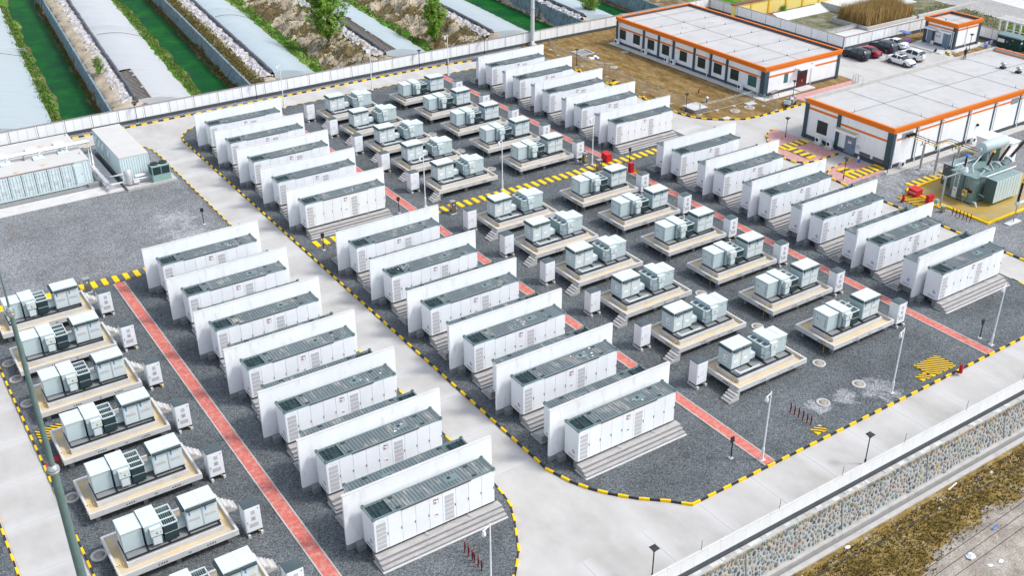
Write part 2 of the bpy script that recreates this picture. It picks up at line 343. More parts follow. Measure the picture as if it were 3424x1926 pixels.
# ---- gravel beds
M_OUT = [(5.5,-44.4),(30,-44.3),(46.3,-44.2)] + arc(46.3,-37.2,7,-90,0,10)[1:] + [(53.3,44.6)] + arc(49.3,44.6,4,0,90,6)[1:] + [(4.4,48.6)] + arc(4.4,43.6,5,90,180,8)[1:] + [(-.6,-35.6),(-.3,-36.6),(0,-37.7),(.7,-39.1),(1.5,-40.3),(2.8,-41.8),(4.3,-43.1)]
L_OUT = [(-27,-44.4),(-12,-44.4),(-10,-44),(-8.4,-43),(-7.8,-42.3),(-7,-41.3),(-6.4,-40.2),(-5.6,-38.7),(-5,-37.3),(-4.8,-36.1),(-4.7,-34.9),(-4.7,40.3),(-4.9,43.4),(-5.7,45.4),(-7,47.3),(-9.5,48.6),(-30.9,48.6),(-30.9,-40.5),(-29.8,-43.2)]
LL_OUT = [(-34.9,-60),(-34.9,50),(-118,50),(-118,-49)]
LL_OUT = [(-34.9,-44.4),(-34.9,48.6),(-118,48.6),(-118,-44.4)]
N_OUT = [(58.2,41),(58.2,54.15),(-80,54.15),(-80,53.05),(40,53.05),(46.4,52.5),(50,51.5),(54,48.8),(57,45)]
Y_OUT = [(99.3,54.15),(58.3,54.15),(58.3,15.9),(58.8,13.9),(59.8,12.3),(61.5,10.8),(63.9,9.5),(66.1,9.15),(72,9.15),(76,9.3),(75.4,12.6),(88.9,12.6),(88.9,48),(99.3,48)]
R_OUT = [(57.8,-13),(57.8,-37)] + arc(63.8,-37,6,180,270,6)[1:] + [(118,-43),(118,-13.9),(64.2,-13.9),(64.2,-13)]
sheet('gravel_bed_middle', M_OUT, -.14, 0, GRAVEL, 'dark grey gravel bed under the middle and right battery rows', 'gravel bed')
sheet('gravel_bed_left', L_OUT, -.14, 0, GRAVEL, 'dark grey gravel bed under the left battery row and open yard', 'gravel bed')
sheet('gravel_bed_far_left', LL_OUT, -.14, 0, GRAVEL, 'strip of dark gravel at the far left edge past the road', 'gravel bed')
sheet('gravel_verge_north', N_OUT, -.14, 0, GRAVEL, 'narrow gravel verge at the foot of the far panelled wall', 'gravel verge')
sheet('yard_soil', noisy(Y_OUT, 3, .0), -.14, 0, DIRT, 'bare brown soil yard beside the long orange-trimmed building', 'soil')
sheet('gravel_bed_east', R_OUT, -.14, 0, GRAVEL, 'dusty grey gravel around the yellow transformer pit', 'gravel bed')
sheet('east_soil', [(110.3,19.9),(110.3,23.2),(122.8,23.2),(122.8,2),(106,2),(106,5),(112.6,12.9),(112.6,12.4),(121.6,12.4),(121.6,19.9)], -.14, -.04, DIRT, 'brown soil around the small square service building', 'soil')

# ---- kerbs: alternating yellow and black stones
ky = B(-.375,.375,-.075,.075,-.16,.06,YEL).build('kerb_stone'); kb = B(-.355,.355,-.05,.05,-.16,.04,KBLK).build('kerb_stone')
_first = {'y': ky, 'b': kb}; _used = {'y': False, 'b': False}
def kerb(label, pts, ph=0):
    root = empty('painted_kerb', (0,0,0), 0, label, 'kerb', 'yellow and black painted kerbs', 'structure')
    P = [Vector((x,y,0)) for x, y in pts]; seg = [(P[i+1]-P[i]).length for i in range(len(P)-1)]; tot = sum(seg)
    n = int(tot/.735); k = 0; acc = 0
    for i in range(n):
        s = (i+.5)*tot/n
        while k < len(seg)-1 and acc+seg[k] < s: acc += seg[k]; k += 1
        p = P[k].lerp(P[k+1], (s-acc)/seg[k]); d = P[k+1]-P[k]; key = 'y' if (i+ph) % 2 == 0 else 'b'
        a = math.atan2(d.y, d.x)
        if not _used[key]:
            _used[key] = True; o = _first[key]; o.parent = root; o.location = p; o.rotation_euler = (0,0,a)
        else: inst(_first[key], parent=root, loc=p, rz=a)
kerb('painted kerb along the left side of the middle gravel bed', list(reversed(M_OUT[-15:] + [M_OUT[0]])))
kerb('painted kerb along the near side of the middle gravel bed', M_OUT[:13])
kerb('painted kerb along the far side of the middle gravel bed', [(53.3,36),(53.3,44.6)] + arc(49.3,44.6,4,0,90,6)[1:] + [(4.4,48.6)])
kerb('painted kerb on the right side of the left gravel bed', L_OUT[1:17])
kerb('painted kerb on the left side of the left gravel bed', [(-30.9,12),(-30.9,-40.5),(-29.8,-43.2),(-27,-44.4)])
kerb('painted kerb at the left edge beyond the west road', [(-34.9,5),(-34.9,-44.4)])
kerb('painted kerb under the far panelled wall', N_OUT[3:] + [(58.2,41)])
kerb('painted kerb curving round the brown soil yard', [(58.3,41)] + Y_OUT[2:10])
kerb('painted kerb between road and transformer gravel', [(57.8,-13),(57.8,-37)] + arc(63.8,-37,6,180,270,6)[1:] + [(90,-43)])

# ---- paved areas
P1 = [(64.7,4.6),(63.4,4.4),(61.8,3.4),(60.3,1.6),(58.9,-1),(58.1,-3.2),(58.2,-4.6),(59,-5.6),(60.5,-6.0),(64.7,-5.9)]
P2 = [(64.7,-8.0),(60.4,-8.6),(59.2,-9.0),(58.0,-10.3),(57.8,-13),(64.7,-13)]
sheet('red_paving_west', P1, -.14, -.02, PINKPAVE, 'faded red brick paving by the two outdoor air conditioners', 'paving')
sheet('red_paving_south', P2, -.14, -.02, PINKPAVE, 'faded red brick paving in front of the blue door corner', 'paving')
sheet('red_paving_entrance', [(75.6,9.7),(88.5,9.9),(88.5,12.5),(75.5,12.5)], -.14, -.03, PINKPAVE, 'faded red brick paving at the maroon entrance door', 'paving')
kerb('painted kerb round the red paving by the air conditioners', P1)
kerb('painted kerb round the red paving by the blue door', P2[:5])
def rect(x0,x1,y0,y1): return [(x0,y0),(x1,y0),(x1,y1),(x0,y1)]
sheet('building_apron_west', rect(71.1,72.28,12.9,47.6), -.14, .05, CONCL, 'narrow concrete apron along the windowed wall of the long building', 'apron')
sheet('building_apron_south', rect(72.3,78.3,12.9,14.3), -.14, .03, CONCL, 'concrete apron beside the maroon door', 'apron')
sheet('hall_apron', rect(64.4,92,-13.95,-12.75), -.14, .04, CONC, 'grey concrete apron along the side of the orange-trimmed hall', 'apron')
sheet('door_forecourt', rect(110.5,113.7,13.4,19.9), -.14, 0, CONCL, 'light concrete forecourt of the small service building', 'apron')
sheet('small_building_apron', rect(113.2,121.2,12.7,20.2), -.14, -.01, CONCL, 'concrete apron round the small service building', 'apron')

# ---- red brick walkways with pale edging
def walkway(label, x0, x1, y0, y1):
    root = empty('brick_walkway', (0,0,0), 0, label, 'walkway', 'red brick walkways through the gravel', 'structure')
    B(x0+.1, x1-.1, y0, y1, -.1, .035, REDPAVE).build('paving', root)
    n = int((y1-y0)/1.0); e = B(0,.1,0,(y1-y0)/n-.015,-.1,.05,CONC).build('edging_stone', root, (x0,y0,0))
    for i in range(n):
        for x in (x0, x1-.1):
            if i or x != x0: inst(e, parent=root, loc=(x, y0+i*(y1-y0)/n, 0))
walkway('worn red brick walkway between the left skids and left firewalls', -18.85, -17.75, -43.6, 10.5)
walkway('worn red brick walkway behind the near middle firewall row', 12.75, 13.8, -44.2, 6.4)
walkway('red brick walkway behind the far middle firewall row', 12.75, 13.8, 8.2, 48.4)
walkway('red brick walkway beside the near right cabinets', 39.3, 40.35, -44.1, 6.4)
walkway('red brick walkway beside the far right cabinets', 39.5, 40.5, 8.2, 48.4)

# ---- yellow and grey striped trench covers
cy = B(-.245,.245,-.67,.67,0,.1,YEL).build('cover_plate'); cg = B(-.245,.245,-.66,.66,0,.085,PGREY).build('cover_plate')
_cu = [0, 0]
def covers(label, x0, x1, y, w=1.34, rz=0, name='trench_cover', ph=0):
    root = empty(name, (0,0,0), 0, label, 'trench cover', 'yellow and grey striped trench covers', 'structure')
    n = round((x1-x0)/.51)
    for i in range(n):
        x = x0+(i+.5)*(x1-x0)/n; k = (i+ph) % 2; src = (cy, cg)[k]
        loc = (x, y, 0.0) if rz == 0 else (y, x, 0.0)
        if not _cu[k]: _cu[k] = 1; o = src; o.parent = root; o.location = loc; o.rotation_euler = (0,0,rz)
        else: o = inst(src, parent=root, loc=loc, rz=rz)
        o.scale = (1, w/1.34, 1)
covers('striped trench cover crossing the middle gravel between the upper and lower blocks', .7, 53, 7.35)
covers('striped trench cover at the top of the left skid row', -31, -15, 11.4)
covers('striped trench cover in front of the two air conditioners', 60.0, 64.5, -.75, 1.3)
covers('short striped cover turning down over the paving', -5.2, -1.5, 60.9, 1.4, R(90))
covers('striped trench cover against the blue door corner', 59.9, 65.4, -11.6, 1.5)
covers('short striped cover meeting the one by the hall corner', -10.9, -9.4, 61.0, 1.5, R(90))
covers('striped trench cover beside the yellow transformer pit', 63.6, 76, -17.3, 1.3)

# ---- hazard-striped pit lids (raised slabs with diagonal bars)
def hazard_lid(label, x0, x1, y0, y1, p=.42):
    root = empty('hazard_lid', ((x0+x1)/2,(y0+y1)/2,0), 0, label, 'pit cover', 'hazard striped pit covers')
    w, h = (x1-x0)/2, (y1-y0)/2
    B(-w,w,-h,h,0,.1,YEL).build('lid', root)
    mb = MB(); t = -w-h
    while t < w+h:
        pts = []
        for a in (t, t+p*.54):      # diagonal x+y = a clipped to the rectangle
            lo, hi = max(-w, a-h), min(w, a+h)
            if hi > lo: pts.append(((lo, a-lo), (hi, a-hi)))
        if len(pts) == 2:
            (p0, p1), (p2, p3) = pts; mb.add([(*p0,.112),(*p1,.112),(*p3,.112),(*p2,.112)], [(0,1,2,3)], KBLK)
        t += p
    mb.build('black_stripe', root)
    m2 = MB()
    for i in range(int(w*2/.4)):
        if i % 2: m2.box(-w+i*.4, -w+i*.4+.2, -h-.006, -h+.0, 0, .1, KBLK)
    for i in range(int(h*2/.4)):
        if i % 2: m2.box(-w-.006, -w, -h+i*.4, -h+i*.4+.2, 0, .1, KBLK)
    m2.build('edge_stripe', root)
hazard_lid('large square yellow and black pit cover near the lower right kerb', 32.65, 35.65, -43.75, -41.8)
hazard_lid('small hazard-striped step joined to the large square pit cover', 31.4, 32.5, -43.7, -42.95)
hazard_lid('small hazard-striped pit cover beside the row of red posts', 18.75, 19.8, -43.85, -43.1)
hazard_lid('hazard-striped pit cover half hidden by the mast on the left', -30.5, -28.2, -11.6, -9.9)
hazard_lid('hazard-striped pit cover under the red fire boxes', 59.6, 62.6, -21.9, -18.6, .6)
hazard_lid('small hazard-striped cover by the first walkway crossing', 39.9, 40.9, 3.2, 4.2)

# ---- manhole rings
mat('cover_brown', (.33,.30,.25), .85, v=.15, s=4)
def manhole(x, y, label, r=.58, m=CONC, z=0.0):
    root = empty('manhole', (x,y,z), 0, label, 'manhole', 'round concrete manholes')
    MB().lathe((0,0,0), [(r,0),(r,.07),(r*.62,.07),(r*.62,.02)], m, 20).build('ring', root)
    MB().lathe((0,0,.02), [(r*.62,0),(r*.62,.035),(.01,.04)], MATS['cover_brown'], 16).build('cover', root)
manhole(22.35,-41.17,'round manhole next to the row of red posts on the right')
manhole(26.75,-41.0,'round manhole beside the pale gravel patch')
manhole(26.45,-37.05,'round manhole left of the nearest right-hand skid platform')
for i, y in enumerate((-29.85,-22.55)): manhole(26.5, y, 'round manhole between skid columns, %s platform from the near end' % ORD[i+1])
for i, y in enumerate((28.0,21.0,14.0)): manhole(26.7, y, 'round manhole in the far skid field, %s from the far end' % ORD[i+2])
for i, y in enumerate((-26.4,-19.45,-5.65,-1.45,1.4)): manhole(-30.1, y, 'round manhole beside the left skid platforms, %s from the near end' % ORD[i])
manhole(71.4,-15.0,'round manhole behind the busbar columns')
manhole(67.6,12.25,'round manhole in the brown soil nearest the yard corner', .75)
manhole(65.0,12.36,'round manhole in the brown soil beside the fence bend', .7)
manhole(70.2,42.3,'round manhole in the soil beside the far windows', .6)
manhole(63.7,36.95,'round manhole in the soil beside the yard fence', .6)
for (x, y, s, l) in ((69.0,13.4,.75,'square pale hatch slab by the fence end'),(62.1,10.95,.55,'small square grille set in the soil by the kerb')):
    tag(B(-s,s,-s*.7,s*.7,0,.06,CONCL).build('hatch_slab', None, (x,y,0)), l, 'hatch')

# ---- perimeter walls, panelled
def panel_wall(name, label, p0, p1, H=2.1, bay=3.38, band=.45, z0=0, side=-1, npan=3, thick=.16):
    """side: which side (left of p0->p1 = +1) carries the visible relief; both sides are built"""
    P0, P1 = Vector((*p0,0)), Vector((*p1,0)); d = P1-P0; L = d.length; rz = math.atan2(d.y, d.x)
    root = empty(name, (p0[0],p0[1],0), rz, label, 'perimeter wall'); n = max(1, round(L/bay)); b = L/n
    post = B(-.09,.09,-thick*.5,thick*.5,z0-.1,H-.05,PWALL).build('pier', root)
    base = B(0,b-.01,-thick*.62,thick*.62,z0-.1,z0+band,TRIM).build('plinth', root)
    cope = B(0,b-.015,-thick*.74,thick*.74,H-.07,H,COPE).build('coping', root)
    w = (b-.22)/npan; pan = B(0,w-.03,-thick*.42,thick*.42,z0+band,H-.05,PWALL).build('wall_panel', root)
    back = B(0,L,-.045,.045,z0,H-.08,COPE).build('wall_core', root)
    line = B(-.035,.035,-thick*.56,thick*.56,z0,H-.05,COPE).build('joint_strip', root); line.location.x = .13
    for i in range(n):
        x = i*b
        if i:
            inst(post, parent=root, loc=(x,0,0)); inst(base, parent=root, loc=(x,0,0)); inst(cope, parent=root, loc=(x,0,0)); inst(line, parent=root, loc=(x+.13,0,0))
        for k in range(npan):
            if i or k: inst(pan, parent=root, loc=(x+.11+k*w+.018,0,0))
            else: pan.location = (.11+.018,0,0)
    return root
panel_wall('perimeter_wall', 'long white panelled wall between the yard and the greenhouses', (-60,54.25), (99.4,54.25))
panel_wall('perimeter_wall', 'white panelled wall behind the long orange-trimmed building', (99.5,54.1), (99.5,23.55))
panel_wall('perimeter_wall', 'white panelled wall behind the parked cars', (99.6,23.45), (118.4,23.45))
panel_wall('perimeter_wall', 'white panelled wall piece behind the small service building', (118.5,23.45), (123.0,23.45))
panel_wall('perimeter_wall', 'white panelled wall behind the dark green kiosk', (123.05,23.3), (123.05,-30))
ew = empty('perimeter_wall', (0,0,0), 0, 'white panelled wall on top of the stone embankment', 'perimeter wall')
B(-60,90,-49.62,-49.5,.4,1.84,COPE).build('wall_core', ew); wpn = B(.0,1.11,-.03,0,.86,1.85,W_).build('wall_panel', ew, (-60,-49.62,0)); bnd = B(0,4.48,-.06,0,.3,.86,TRIM).build('plinth', ew, (-60,-49.62,0)); cpn = B(0,4.48,-.035,.14,1.85,1.885,PALE).build('coping', ew, (-60,-49.62,0))
for i in range(1, 133): inst(wpn, parent=ew, loc=(-60+i*1.125,-49.62,0))
for i in range(1, 33): inst(bnd, parent=ew, loc=(-60+i*4.5,-49.62,0)); inst(cpn, parent=ew, loc=(-60+i*4.5,-49.62,0))
B(-60,90,-49.48,-49.2,-.14,-.07,CONC).build('gutter_strip', ew)

# ---- stone embankment, drain, outside slope
root = empty('retaining_wall', (0,0,0), 0, 'stone retaining wall of irregular cobbles set in pale mortar', 'retaining wall')
MORT = mat('pale_mortar', (.40,.42,.42), .9, v=.15, s=3, bump=.3, bs=12)
X0, X1 = -40, 75
MB().hexa([(X0,-50.55,-2.3),(X1,-50.55,-2.3),(X1,-49.7,-2.3),(X0,-49.7,-2.3)], [(X0,-50.12,.42),(X1,-50.12,.42),(X1,-49.7,.42),(X0,-49.7,.42)], MORT).build('mortar_face', root)
mb = MB(); x = X0
while x < X1:
    w = random.uniform(.25,.7); mb.box(x, x+w-.01, -49.93-random.uniform(0,.16), -49.75, .40, .43+random.uniform(0,.05), random.choice((PALE,CONC,CONC))); x += w
o = mb.build('mortar_capping', root); o['kind'] = 'stuff'
STN = [mat('grey_field_stone', (.17,.18,.18), .85, v=.2, s=5, rnd=.25), mat('green_grey_field_stone', (.17,.19,.15), .85, v=.2, s=5, rnd=.25), mat('tan_field_stone', (.34,.26,.17), .85, v=.2, s=5, rnd=.25),
       mat('ochre_field_stone', (.40,.29,.12), .85, v=.2, s=5, rnd=.2), mat('red_brown_field_stone', (.26,.15,.11), .85, v=.2, s=5, rnd=.2), mat('pale_field_stone', (.30,.30,.29), .85, v=.2, s=5, rnd=.2), mat('dark_field_stone', (.10,.095,.09), .85, v=.2, s=5, rnd=.2)]
def stone_geo(mb, cx, cz, r, m, seed, proud=.05):
    rnd = random.Random(seed); n = 8; a0 = rnd.random()*6; ex = rnd.uniform(.85,1.2); vo, vi = [], []
    for i in range(n):
        t = a0+2*math.pi*i/n; q = r*rnd.uniform(.86,1.1); X, Z = q*math.cos(t)*ex, q*math.sin(t)
        vo.append((cx+X, 0, cz+Z)); vi.append((cx+X*.8, -proud*.8, cz+Z*.8))
    vs = vo+vi+[(cx, -proud, cz)]; k = len(vs)-1
    mb.add(vs, [(i,(i+1)%n,n+(i+1)%n,n+i) for i in range(n)]+[(n+i,n+(i+1)%n,k) for i in range(n)], m, True)
tilt = math.atan2(.43, 2.72)
variants = []
COLS = [0,1,0,5,2,1,0,4,3,5,0,2,1,0,4,1,2,6,6,1]
for i in range(20):
    m = MB(); stone_geo(m, 0, 0, .19, STN[COLS[i]], i, .035); variants.append(m.build('stone', root, (0,0,-50)))
rs = random.Random(31); grid = {}; cells = []
def try_add(x, z, r):
    gx, gz = int(x*2), int(z*2)
    for i in range(gx-1, gx+2):
        for j in range(gz-1, gz+2):
            for (a, b, c) in grid.get((i,j), ()):
                if ((a-x)**2+((b-z)*1.0)**2) < ((c+r)*.95+.012)**2: return
    grid.setdefault((gx,gz), []).append((x,z,r)); cells.append((x,z,r))
for rad, n in ((.21,1500),(.175,5000),(.14,12000),(.11,20000),(.08,26000)):
    for _ in range(n): try_add(rs.uniform(-6,46), rs.uniform(-2.1+rad*.5,.16-rad*.4), rad*rs.uniform(.88,1.12))
cells.sort(key=lambda c: -(c[2]*(50-abs(c[0]-2)*.55)) if c[0] > -1 else 0)
uv_ = [False]*20; rest = MB()
for i, (x, z, rad) in enumerate(cells):
    y = -50.55+(z+2.3)*.43/2.72-.005; s = rad/.19*.98; asp = rs.uniform(.62,.92); rot = rs.uniform(-.7,.7)
    if i < 292:
        k = rs.randrange(20)
        if not uv_[k]: uv_[k] = True; o = variants[k]; o.location = (x,y,z)
        else: o = inst(variants[k], parent=root, loc=(x,y,z))
        o.rotation_euler = (-tilt, rot, 0); o.scale = (s*asp,1,s)
    else:
        m2 = MB(); stone_geo(m2, 0, 0, rad, STN[rs.choice(COLS)], i, .03)
        rest.add([(x+a*asp, y+b+c*.158, z+c) for a,b,c in m2.v], m2.f, m2.mats[0], True)
for k in range(20):
    if not uv_[k]: bpy.data.objects.remove(variants[k])
mb = MB(); x = X0
while x < X1:
    w = rs.uniform(.10,.22); mb.box(x, x+w-.02, -50.2-rs.uniform(0,.07), -49.9, .19+rs.uniform(0,.05), .405, STN[rs.choice((2,5,0,2,1))]); x += w
o = mb.build('coping_course', root); o['kind'] = 'stuff'
o = rest.build('stone', root); o['kind'] = 'stuff'
for i, x in enumerate((-2.5, 4.9, 14.2, 23.5, 33)):
    o = B(-.035,.035,-.02,.02,-2.2,.3,CONCD).build('expansion_joint', root, (x,-50.19,0)); o.rotation_euler = (-tilt,0,0); o.location = (x,-50.215,0)
# drain channel
dr = empty('drain_channel', (0,0,0), 0, 'concrete drainage channel at the foot of the stone wall', 'drain', kind='structure')
B(X0,X1,-50.85,-50.56,-2.5,-2.2,CONC).build('inner_lip', dr); B(X0,X1,-51.25,-50.85,-2.6,-2.5,CONCD).build('channel_bed', dr); B(X0,X1,-51.62,-51.25,-2.6,-2.18,CONC).build('outer_lip', dr)
for i in range(9):
    B(-.12,.12,-.09,0,-.05,.05,CONCD).build('weep_pipe', dr, (1+i*4.1,-50.56,-2.12))
# outside slope
def terrain(name, x0, x1, y0, y1, st, hf, mf, label, cat, mats):
    nx, ny = int((x1-x0)/st)+1, int((y1-y0)/st)+1
    vs = [(x0+i*st, y0+j*st, hf(x0+i*st, y0+j*st)) for j in range(ny) for i in range(nx)]
    fs = [(j*nx+i, j*nx+i+1, (j+1)*nx+i+1, (j+1)*nx+i) for j in range(ny-1) for i in range(nx-1)]
    me = bpy.data.meshes.new(name); me.from_pydata(vs, [], fs)
    for m in mats: me.materials.append(m)
    me.polygons.foreach_set('material_index', [mf(x0+(i+.5)*st, y0+(j+.5)*st) for j in range(ny-1) for i in range(nx-1)])
    me.polygons.foreach_set('use_smooth', [True]*len(fs)); me.update()
    o = bpy.data.objects.new(name, me); col.objects.link(o); return tag(o, label, cat, kind='structure')
def nf(x, y, s=.3, z=0): return noise.fractal(Vector((x*s, y*s, z)), .9, 2.1, 4)
def hs(x, y): return -2.3 + .12*nf(x,y,.5) + .05*nf(x,y,2.5) - max(0, min(.35, (-y-56)*.1))
def edge_y(x): return -54.9 - max(0, (21-x))*.28 + .5*nf(x, 3, .5)
terrain('outer_slope', -20, 62, -78, -51.6, .3, hs, lambda x, y: 1 if y < edge_y(x)+.5*nf(x,y,1.2) else 0, 'weedy brown slope and stony dirt outside the stone wall', 'ground', [DRYG, PALED])
rg = random.Random(5)
def tufts(name, n, fn, m_list, label, cat, h=(.1,.3), nb=3, wd=.03):
    mb = MB()
    for _ in range(n):
        q = fn(rg)
        if q is None: continue
        x, y, z = q; H = rg.uniform(*h); m = rg.choice(m_list)
        for _ in range(nb):
            a = rg.uniform(0,6.28); l = rg.uniform(.2,.6)*H; w = wd*rg.uniform(.7,1.5)
            dx, dy = math.cos(a)*l, math.sin(a)*l; px_, py_ = -math.sin(a)*w, math.cos(a)*w
            mb.add([(x-px_,y-py_,z-.03),(x+px_,y+py_,z-.03),(x+dx,y+dy,z+H*rg.uniform(.6,1))], [(0,1,2)], m)
    return tag(mb.build(name), label, cat, kind='stuff')
WEED = [mat('dry_weed', (.30,.22,.07), .9, v=.2), mat('brown_weed', (.17,.115,.035), .9, v=.2), mat('olive_weed', (.15,.14,.035), .9, v=.2)]
def fslope(r):
    x, y = r.uniform(-3,50), r.uniform(-60,-52)
    return (x, y, hs(x,y)) if y > edge_y(x)+r.uniform(-.8,.6) else None
tufts('dry_weeds', 26000, fslope, WEED, 'dry brown weeds covering the slope outside the stone wall', 'weeds', (.08,.28), 3, .035)
mb = MB()
for _ in range(800):
    x = rg.uniform(0,40); y = rg.uniform(-53.2,-51.8) if rg.random() < .45 else rg.uniform(-62,-52); s = rg.uniform(.03,.10) if rg.random()<.95 else rg.uniform(.1,.2); z = hs(x,y); a = [rg.uniform(.6,1) for _ in range(6)]
    mb.add([(x-s*a[0],y,z),(x,y-s*a[1],z),(x+s*a[2],y,z),(x,y+s*a[3],z),(x+s*.1,y,z+s*a[4])], [(0,1,4),(1,2,4),(2,3,4),(3,0,4)], rg.choice((CONCL, PALE, CONC)))
tag(mb.build('loose_rubble'), 'loose pale rubble scattered along the drain and slope', 'rubble', kind='stuff')
def rag(x, y, z, s, m, label, cat='litter', seed=0, name='plastic_scrap'):
    r_ = random.Random(seed); n = 6; vs = [(r_.uniform(.6,1)*s*math.cos(6.28*i/n), r_.uniform(.4,.8)*s*math.sin(6.28*i/n), r_.uniform(.02,.1)) for i in range(n)]+[(0,0,s*.45)]
    vs += [(v[0]*.5, v[1]*.5, s*r_.uniform(.2,.5)) for v in vs[:n]]
    f = [(i,(i+1)%n,7+(i+1)%n,7+i) for i in range(n)]+[(7+i,7+(i+1)%n,6) for i in range(n)]
    return tag(MB().add(vs, f, m).build(name, None, (x,y,z)), label, cat)
for i, (x,y,s,l) in enumerate(((19.64,-57.12,.55,'largest white plastic scrap on the stony dirt'),(20.09,-58.36,.3,'white plastic scrap left of the last small one'),(21.03,-58.54,.28,'small white plastic scrap furthest down the dirt'),(13.25,-51.9,.3,'white plastic scrap caught beside the drain'),(28.6,-52.5,.25,'white plastic scrap high on the weedy slope'))):
    rag(x, y, hs(x,y), s, W_, l, seed=i+3)
tag(MB().tube([(-.35,0,.05),(.35,.1,.05)], .05, BLUE, 6).build('blue_pipe_scrap', None, (23.5,-56.4,hs(23.5,-56.4))), 'short blue pipe scrap on the stony dirt', 'litter')
tag(B(-.6,.6,-.04,.04,0,.06,W_).build('white_batten', None, (24.7,-51.95,-2.2), R(8)), 'white batten lying beside the drain channel', 'batten')
# overhead cables outside
def cable(label, a, b, r=.018):
    P = [Vector(a).lerp(Vector(b), t/24) - Vector((0,0,1.2*(1-(2*t/24-1)**2))) for t in range(25)]
    tag(MB().tube(P, r, BLK, 5).build('overhead_cable'), label, 'cable', 'overhead cables above the outer slope')
for i, (a, b, l) in enumerate((((-60,-54.9,6.2),(110,-61,6.2),'overhead cable nearest the stone wall'),((-60,-62.9,6.2),(110,-56.6,6.2),'second overhead cable from the stone wall'),((-60,-63.5,6.2),(110,-57.2,6.2),'third overhead cable from the stone wall'),
      ((-60,-64.2,6.2),(110,-57.9,6.2),'fourth overhead cable from the stone wall'),((-60,-66.6,6.2),(110,-62.6,6.2),'outermost overhead cable in the corner'))):
    cable(l, a, b, .03 if i in (0, 4) else .02)
for i, (x,y) in enumerate(((1.37,-49.55),(8.36,-49.55),(14.53,-49.55),(21.17,-49.55),(28.36,-49.55),(35.5,-49.55))):
    r0 = empty('wire_post', (x,y,1.85), 0, 'thin insulated wire post on the wall, %s from the near end' % ORD[i], 'fence post', 'wire posts on the embankment wall')
    MB().tube([(0,0,0),(0,0,.8)], .012, BLK, 5).build('rod', r0)
    k0 = MB().lathe((0,0,0), [(.01,0),(.035,.02),(.01,.05)], BLK, 6).build('insulator', r0, (0,0,.1))
    for q in range(1,5): inst(k0, parent=r0, loc=(0,0,.1+q*.17))
